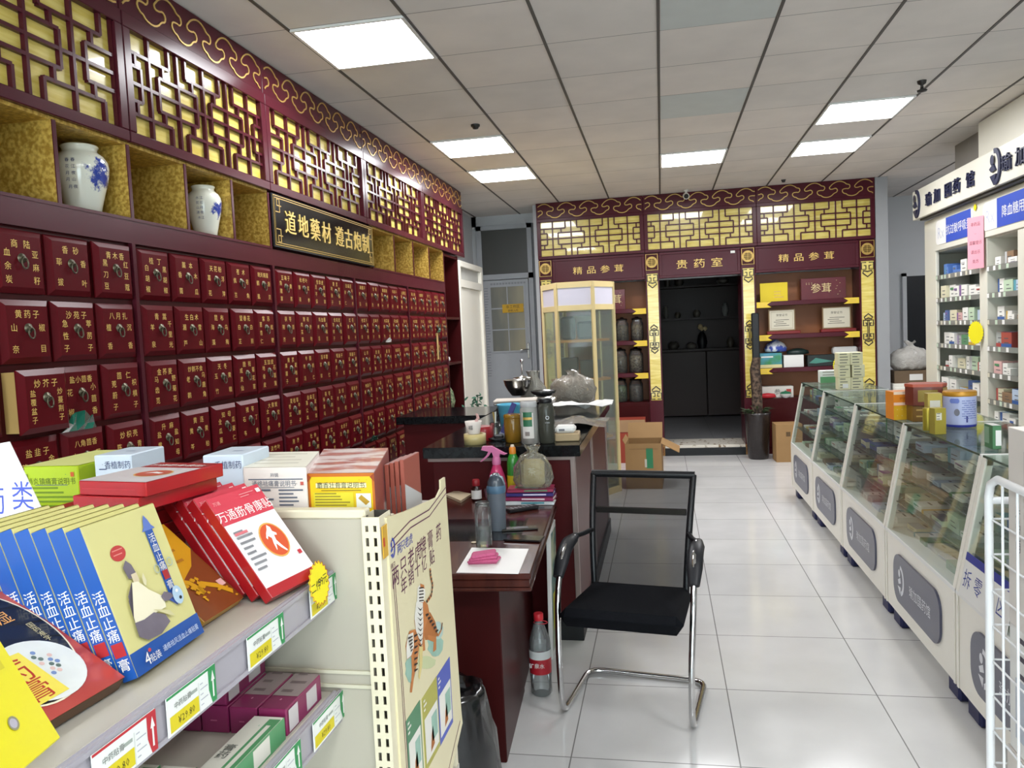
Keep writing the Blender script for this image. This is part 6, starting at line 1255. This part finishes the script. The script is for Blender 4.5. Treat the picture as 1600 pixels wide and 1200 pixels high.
lay = [('top', 'rect', 0, 0, 1, .70, mat('#d5cfcf', .3, coat=.3)), ('top', 'disc', .62, .40, .24, .16, mat('#d3a04f', .4)), ('top', 'disc', .62, .40, .22, .145, mat('#b5523f', .4)), ('top', 'poly', [(.5, .38), (.6, .46), (.75, .42), (.72, .38), (.6, .40)], WHITE), ('top', 'text', '万通筋骨康贴', .5, .80, .1, WHITE), ('front', 'lines', .05, .45, .95, .55, 1, mat('#b8303c', .4))]
for k in range(9):
    M = pose((-.874 if k == 8 else -.886 if k == 7 else -.948+rnd.uniform(-.005, .005)), 1.030+rnd.uniform(-.005, .003), ZS+.0012+.0225*k, -8.3+rnd.uniform(-1.5, 1.5), 0, 0)
    tag(obj('red_packet', carton(.130, .165, .0215, REDB, lay if k == 8 else (), .0012), M=M), 'red packet in the flat stack behind the leaning packets, %s' % (tuple(o+' from the bottom' for o in ORD[:8])+('on top of the stack',))[k], 'packet', 'red packets stacked flat')
# brown dragon packet, black oval packet, plain yellow packet, lettered card
BRN = mat('#7a3f1d', .3, coat=.4, var=.1, name='brown_packet'); DGO = mat('#dba423', .35, .25, name='dragon_gold')
M = pose(-.636, .961, 1.180, 94.6, -48, 2.8); w, d, h = .111, .015, .170
b = carton(w, d, h, mat('#a9802f', .4), [('front', 'rect', 0, 0, 1, 1, BRN), ('front', 'poly', [(0, .36), (.3, .40), (.7, .5), (1, .66), (1, 1), (0, 1)], DGO), ('front', 'poly', [(.1, .86), (.25, .90), (.4, .82), (.45, .74), (.2, .74)], BRN), ('front', 'rect', .82, .20, .96, .27, mat('#d9a9a5', .5)), ('front', 'lines', .25, .58, .75, .7, 2, mat('#a86f1e', .5))])
F = face_frame('front', w, d, h, .0012)
body = [(.02+.010*k+.012*math.sin(k*1.1), .062-.0048*k+.014*math.cos(k*1.25)) for k in range(8)]
b.ribbon(body, .009, .0008, DGO, F)
r = random.Random(4)
for k in range(26): x, y = body[k % 8]; b.disc(x+r.uniform(-.012, .012), y+r.uniform(-.012, .012), r.uniform(.002, .0055), r.uniform(.002, .005), DGO, F, .0005+.00003*k, 9, .3)
b.ribbon([(.012+.014*math.cos(q), .068+.010*math.sin(q)) for q in [k*.45 for k in range(10)]], .003, .0008, DGO, F)
tag(obj('dragon_packet', b, M=M), 'brown and gold packet with a dragon, leaning behind the red packets', 'packet')
w, d, h = .147, .018, .222; M = pose(-.6300-.0035, .637, 1.184, 89, -58.7, 1.8)
RFO = two_tone('red_metal_foil', '#a8262a', '#e88070', 3, .35, .7, .22, .4, coat=.2); BKG = mat('#161413', .2, coat=.6, var=.2, name='black_gloss_print')  # pale pink in the foil colour paints its highlight
b = carton(w, d, h, mat('#54381f', .4), [('front', 'rect', 0, 0, 1, 1, RFO), ('front', 'rect', 0, .90, 1, 1, mat('#7d3f1e', .35))]); F = face_frame('front', w, d, h, .0009)
b.disc(.070, .118, .0745, .104, mat('#d8d0b8', .35), F, .0001, 48); b.disc(.070, .118, .0725, .1015, BKG, F, .0003, 48); b.disc(.082, .062, .050, .047, mat('#c9ccc8', .4, var=.15, vs=30), F, .0005, 36)
b.add([(.035, .022, .0007), (.085, .022, .0007), (.083, .095, .0007), (.03, .098, .0007)], [(0, 1, 2, 3)], mat('#d6c54c', .45), F)
RI = mat('#a5331f', .45)
for ch, y in (('膏', .040), ('药', .070), ('皮', .100), ('狗', .130)): b.text(ch, .030, RI, F, .058-.002*0, y, z=.0009, sx=1.1)
for ch, (x, y) in zip('追风除湿', ((.040, .205), (.062, .192), (.086, .178), (.108, .158))): b.text(ch, .019, mat('#c98f52', .4), F, x, y-.01, z=.0007)
b.text('国药准字', .008, mat('#b9b088', .5), F, .125, .11, 'v', z=.0007); b.ribbon([(.02, .165), (.04, .135), (.06, .105)], .002, .0003, mat('#a9a9a9', .3), F)
for k in range(12): b.disc(.09+.004*(k % 5), .05+.006*(k % 7), .003, .003, mat(('#6a7fa8', '#c9a9a0', '#5a6a62')[k % 3], .5), F, .0006+.00002*k, 8)
tag(obj('oval_print_packet', b, M=M), 'black and red packet with a cream rimmed oval print at the near shelf edge', 'packet')
w, d, h = .14, .018, .19; M = pose(-.584, .636, 1.190, 113, -28, 8.7) @ T(-w, 0, 0)
b = carton(w, d, h, mat('#e6dc12', .4, coat=.3, var=.03, name='bright_yellow_packet'), [('front', 'disc', .62, .2, .05, .03, mat('#b9b6c4', .3)), ('front', 'ring', .62, .2, .05, .03, .002, mat('#8f8c6a', .4)), ('front', 'lines', .7, .45, .9, .8, 2, mat('#cfc410', .4))])
tag(obj('yellow_packet', b, M=M), 'plain bright yellow packet at the near left edge of the shelf', 'packet')
A, B, Cc, D_ = atY(-60, 800, 1.06), atY(68, 800, 1.06), atY(15, 690, 1.06), atY(-60, 705, 1.06)
b = MB(); F = frame((0, 0, 0), (1, 0, 0), (0, 0, 1)); Z0 = ZS-A.z; b.prism([(0, Z0), (B.x-A.x+.015, Z0), (B.x-A.x, B.z-A.z), (Cc.x-A.x, Cc.z-A.z), (0, D_.z-A.z)], -.0008, .0008, WHITE, F)
bi = mat('#4a5ab8', .6, name='blue_marker'); q0 = atY(36, 775, 1.06); b.text('类', .044, bi, F, q0.x-A.x, q0.z-A.z, z=.0012, sx=.85); q0 = atY(-8, 782, 1.06); b.text('药', .044, bi, F, q0.x-A.x, q0.z-A.z, z=.0012, sx=.85); b.text('西', .044, bi, F, q0.x-A.x-.048, q0.z-A.z-.004, z=.0012, sx=.85)
tag(obj('lettered_card', b, M=T(A.x, 1.06, A.z)), 'white card with blue handwriting standing behind the plaster packets', 'card')
# ---------------------------------------------------------------- tall cartons on the far deck
ZR = 1.2005
def rear(name, label, px0, px1, ytop, y, d, base, prints, ang=0, back=None):
    A, B = atY(px0, ytop, y), atY(px1, ytop, y); b = carton(B.x-A.x, d, A.z-ZR, base, prints, .002)
    if back:      # a row of packets whose tops rise towards the back
        P, Q = atY(back[0], back[2], y+d), atY(back[1], back[2], y+d); kz = (P.z-ZR)/(A.z-ZR)-1; w = B.x-A.x
        b.v = [(x+(yy/d)*((P.x-A.x)*(1-x/w)+(Q.x-B.x)*x/w), yy, z*(1+kz*yy/d)) for x, yy, z in b.v]
    return tag(obj(name, b, M=T(A.x, y, ZR) @ Rz(ang)), label, 'carton')
GY = mat('#5c6270', .6)
LIME = mat('#a9c21f', .4, coat=.3, var=.03, name='lime_packet')
rear('lime_carton', 'lime green carton with fine print behind the plaster packets', 36, 121, 729, 1.292, .20, LIME, [('top', 'rect', 0, 0, 1, 1, mat('#d0d385', .45)), ('front', 'text', '消炎镇痛膏说明书', .50, .80, .085, mat('#4d5f1a', .6), 'h', .95), ('front', 'rect', .2, .745, .8, .755, GY), ('front', 'lines', .10, .10, .95, .70, 11, mat('#6f8a1f', .6)), ('front', 'disc', .78, .89, .009, .005, mat('#3f7a4a', .5)), ('front', 'rect', .87, .86, .93, .92, mat('#c0592a', .5)), ('front', 'rect', .04, .72, .08, .9, mat('#6a7a2a', .5))])
PBL = mat('#c9d6e2', .4, coat=.2, var=.02, name='pale_blue_carton'); NV = mat('#2a3664', .5)
for lab, a, c in (('pale blue carton with a small dark logo beside the lime carton', 146, 202), ('pale blue carton with a small dark logo between the red stack and the white carton', 316, 377)):
    rear('pale_blue_carton', lab, a, c, 712, 1.295, .11, PBL, [('front', 'text', '香植制药', .63, .885, .085, NV, 'h', .85), ('front', 'disc', .23, .895, .0055, .0065, NV), ('front', 'rect', .13, .835, .33, .845, NV), ('top', 'disc', .55, .45, .008, .006, mat('#7d8ba8', .5)), ('top', 'rect', .45, .42, .7, .48, mat('#9aa8bd', .5))], 3)
rear('white_carton', 'white carton with a dark rule and fine print beside the yellow carton', 379, 478, 731, 1.292, .17, mat('#dcd3cb', .4, coat=.2, var=.02), [('top', 'rect', 0, 0, 1, 1, mat('#e0dccb', .4)), ('top', 'lines', .1, .2, .9, .8, 4, mat('#c9c4b4', .5)), ('front', 'rect', .08, .835, .94, .85, GY), ('front', 'text', '通络祛痛膏说明书', .48, .785, .075, GY, 'h', .92), ('front', 'rect', .25, .73, .80, .738, GY), ('front', 'lines', .55, .2, .95, .69, 11, GY), ('front', 'lines', .05, .2, .48, .69, 9, GY), ('front', 'disc', .84, .785, .006, .0035, BLACK), ('front', 'rect', .90, .765, .95, .81, mat('#b8594f', .5)), ('front', 'text', '羚锐', .50, .90, .05, GY)], 0, (415, 499, 707))
MOT = two_tone('red_swirl_print', '#b5574a', '#e3d3cf', 22, .40, .55, .28, coat=.5, stretch=(.5, 1.4, 1)); YC = mat('#d9b81d', .4, coat=.2, var=.02)
rear('yellow_label_carton', 'red swirl carton with a yellow front label behind the slotted post', 480, 584, 740, 1.30, .235, mat('#9a5347', .4, coat=.3, var=.1), [('top', 'rect', 0, 0, 1, 1, MOT), ('front', 'rect', 0, 0, 1, 1, mat('#b5641f', .4)), ('front', 'rect', .035, 0, .965, .95, YC), ('front', 'rect', .12, .785, .88, .865, mat('#b0742a', .5)), ('front', 'disc', .12, .825, .0055, .0051, mat('#b0742a', .5)), ('front', 'disc', .88, .825, .0055, .0051, mat('#b0742a', .5)), ('front', 'rect', .12, .792, .88, .858, mat('#e0dba6', .5)), ('front', 'text', '麝香壮骨膏说明书', .5, .826, .085, BLACK, 'h', .95), ('front', 'rect', .2, .748, .8, .758, mat('#7d6a1a', .6)), ('front', 'rect', .08, .30, .68, .725, mat('#d3c52f', .5)), ('front', 'lines', .1, .32, .64, .70, 10, mat('#8a7a2a', .6)), ('front', 'rect', .72, .50, .94, .71, mat('#dcdccf', .5)), ('front', 'poly', [(.75, .64), (.80, .69), (.92, .59), (.86, .54)], mat('#b08a2a', .5)), ('front', 'disc', .78, .905, .009, .003, mat('#a8502a', .5)), ('front', 'disc', .89, .905, .005, .003, mat('#a8502a', .5)), ('front', 'poly', [(0, .88), (.06, .95), (0, 1)], mat('#8f3f1c', .4)), ('front', 'poly', [(1, .88), (1, 1), (.94, .95)], mat('#8f3f1c', .4))], 0, (506, 607, 702))
BRK = mat('#8f4a3c', .5, var=.06, name='brick_red_packet'); SLV = mat('#c3c2c2', .35, .2, name='pale_print')
for k in range(4):
    b = carton(.10, .0085, .124-.003*k, BRK, [('front', 'poly', [(0, 0), (1, 0), (1, .30), (0, .62)], SLV)], .001)
    tag(obj('brick_red_packet', b, M=T(-.498-.0105*k, 1.432, ZR+.001) @ Rz(90)), 'brick red packet standing inside the poster end, %s from the poster' % ORD[k], 'packet', 'brick red packets by the poster')
# ---------------------------------------------------------------- price tags and the starburst
def price_tag(label, ya, yb, z0, z1, hx, x=XS+.004, first=True):
    L = abs(yb-ya); H_ = abs(z1-z0); ac = mat(hx, .45, var=0); b = MB(); b.box(0, L, 0, H_, 0, .0012, mat('#e3e6e1', .35, coat=.4, var=.02)); F = T(0, 0, .0014)
    b.rect(0, H_-.003, L*.86, H_, ac, F); b.rect(.004, .003, L*.62, H_*.48, mat('#d3c21c', .4), F); b.text('¥29.80', H_*.24, mat('#5a5216', .5), T(0, 0, .0017), L*.36, H_*.27, res=1, sx=.9)
    b.rect(L*.62, 0, L*.64, H_*.8, mat('#cdd2cd', .4), F); b.quad([(L*.84, H_*.4, .0016), (L*.84, H_, .0016), (L, H_, .0016), (L, 0, .0016), (L*.90, 0, .0016)], ac); b.add([(L*.93, H_*.88, .0019), (L*.97, H_*.6, .0019), (L*.945, H_*.6, .0019), (L*.945, H_*.15, .0019), (L*.915, H_*.15, .0019), (L*.915, H_*.6, .0019), (L*.89, H_*.6, .0019)], [tuple(range(7))], WHITE)
    for k in range(5): b.rect(L*.66, H_*(.15+.14*k), L*(.72+.1*((k*3) % 2)), H_*(.18+.14*k), mat('#a8adb5', .5), F)
    b.text('中药贴膏', H_*.16, mat('#5c665f', .5), T(0, 0, .0017), L*.3, H_*.68, res=1); b.rect(L*.46, H_*.63, L*.6, H_*.72, mat('#9aa39a', .5), F)
    return tag(obj('price_tag', b, M=frame((x, ya, z0), (0, 1, 0), (0, 0, 1))), label, 'price tag')
pt_ = lambda a, c: (atX(a[0], a[1], XS+.004), atX(c[0], c[1], XS+.004))
for lab, a, c, hx in (('red cornered price tag on the upper shelf channel', (140, 1166), (240, 1100), '#b52a33'), ('green cornered price tag under the plaster packets, nearest the red one', (257, 1080), (333, 1028), '#2f8a4f'), ('green cornered price tag below the brown dragon packet', (384, 990), (441, 957), '#2f8a4f'), ('green cornered price tag at the far end of the upper shelf channel', (483, 931), (524, 898), '#2f8a4f')):
    A, B = pt_(a, c); price_tag(lab, A.y, B.y, ZS-.048, ZS-.002, hx)
starburst('starburst_sign', 'yellow starburst price sign with a handwritten offer on the upper shelf channel', frame((XS+.012, 1.163, 1.170), (0, 1, 0), (-.12, 0, 1)), .036, n=40); SB = bpy.data.objects[[o.name for o in bpy.data.objects if o.name.startswith('starburst_sign')][-1]]
l = MB(); RED_ = mat('#b5402a', .5); P = [(.036*(1-.13*(i % 2))*math.cos(2*PI*i/40), .036*(1-.13*(i % 2))*math.sin(2*PI*i/40)) for i in range(40)]; l.ribbon(P, .0014, .0002, RED_, T(0, 0, .0013), True); l.text('二件', .015, BLACK, T(0, 0, .0016), -.014, -.002); l.text('99元', .016, BLACK, T(0, 0, .0016), .013, .001, gap=.85); obj('handwriting', l, SB)
# ---------------------------------------------------------------- lower shelf
ZL = .9535; PLUM = mat('#7a1d4c', .38, coat=.3, var=.05, name='plum_packet'); PTOP = mat('#8d7d7c', .4, coat=.3, var=.08); OV = mat('#a34f72', .4)
def plum(label, x, y, z): 
    b = carton(.047, .125, .043, PLUM, [('top', 'rect', .03, .35, .97, 1, PTOP), ('top', 'lines', .2, .45, .8, .95, 3, mat('#6a5a5a', .5)), ('top', 'disc', .5, .24, .018, .017, OV), ('top', 'ring', .5, .24, .018, .017, .0012, mat('#c98fa2', .4)), ('right', 'rect', .55, .15, .85, .85, mat('#b9b2b2', .4)), ('right', 'disc', .42, .5, .006, .006, OV), ('right', 'rect', .05, .1, .3, .9, mat('#c3bcbc', .4)), ('front', 'lines', .35, .45, .65, .55, 1, mat('#a8587a', .4))], .0015)
    tag(obj('plum_packet', b, M=T(x, y, z)), label, 'packet', 'plum packets on the lower shelf')
for k in range(6): plum('plum packet in the bottom row of the lower shelf, %s from the channel' % ORD[k], XS-.064-.0495*k, 1.082, ZL)
for k in range(3): plum('plum packet in the top row of the lower shelf, %s from the channel' % ORD[k], XS-.064-.0495*(2.05+k), 1.084, ZL+.0436)
GRP2 = mat('#4f8f5e', .4, coat=.3, var=.03, name='green_print'); WC = mat('#d5d2c6', .4, coat=.2)
def gw(label, x, y, ang): tag(obj('green_white_packet', carton(.05, .19, .035, WC, [('top', 'rect', .62, 0, 1, .95, GRP2), ('top', 'rect', .72, .0, .86, .85, WC), ('top', 'disc', .5, .84, .014, .012, mat('#8fb59a', .5)), ('top', 'text', '膏药', .3, .45, .09, mat('#4a4f4a', .5), 'v'), ('right', 'rect', 0, 0, 1, 1, GRP2), ('right', 'rect', .5, .1, .75, .9, WC), ('front', 'rect', 0, 0, 1, .5, GRP2)], .0015), M=T(x, y, ZL) @ Rz(ang)), label, 'packet', 'green and white packets on the lower shelf')
gw('green and white packet lying along the lower shelf channel', XS-.067, .885, 0)
for k in range(4): gw('green and white packet in the near row of the lower shelf, %s from the channel' % ORD[k], XS-.122-.056*k, .74, 0)
for lab, a, c, z in (('green cornered price tag at the far end of the lower shelf channel', (487, 1120), (537, 1082), 0), ('green cornered price tag below the green and white packet', (400, 1205), (468, 1157), 0)):
    A, B = pt_(a, c); price_tag(lab, A.y, B.y, ZL-.047, ZL+.0, '#2f8a4f')
bpy.data.objects.remove(_fo); bpy.data.curves.remove(_fc)
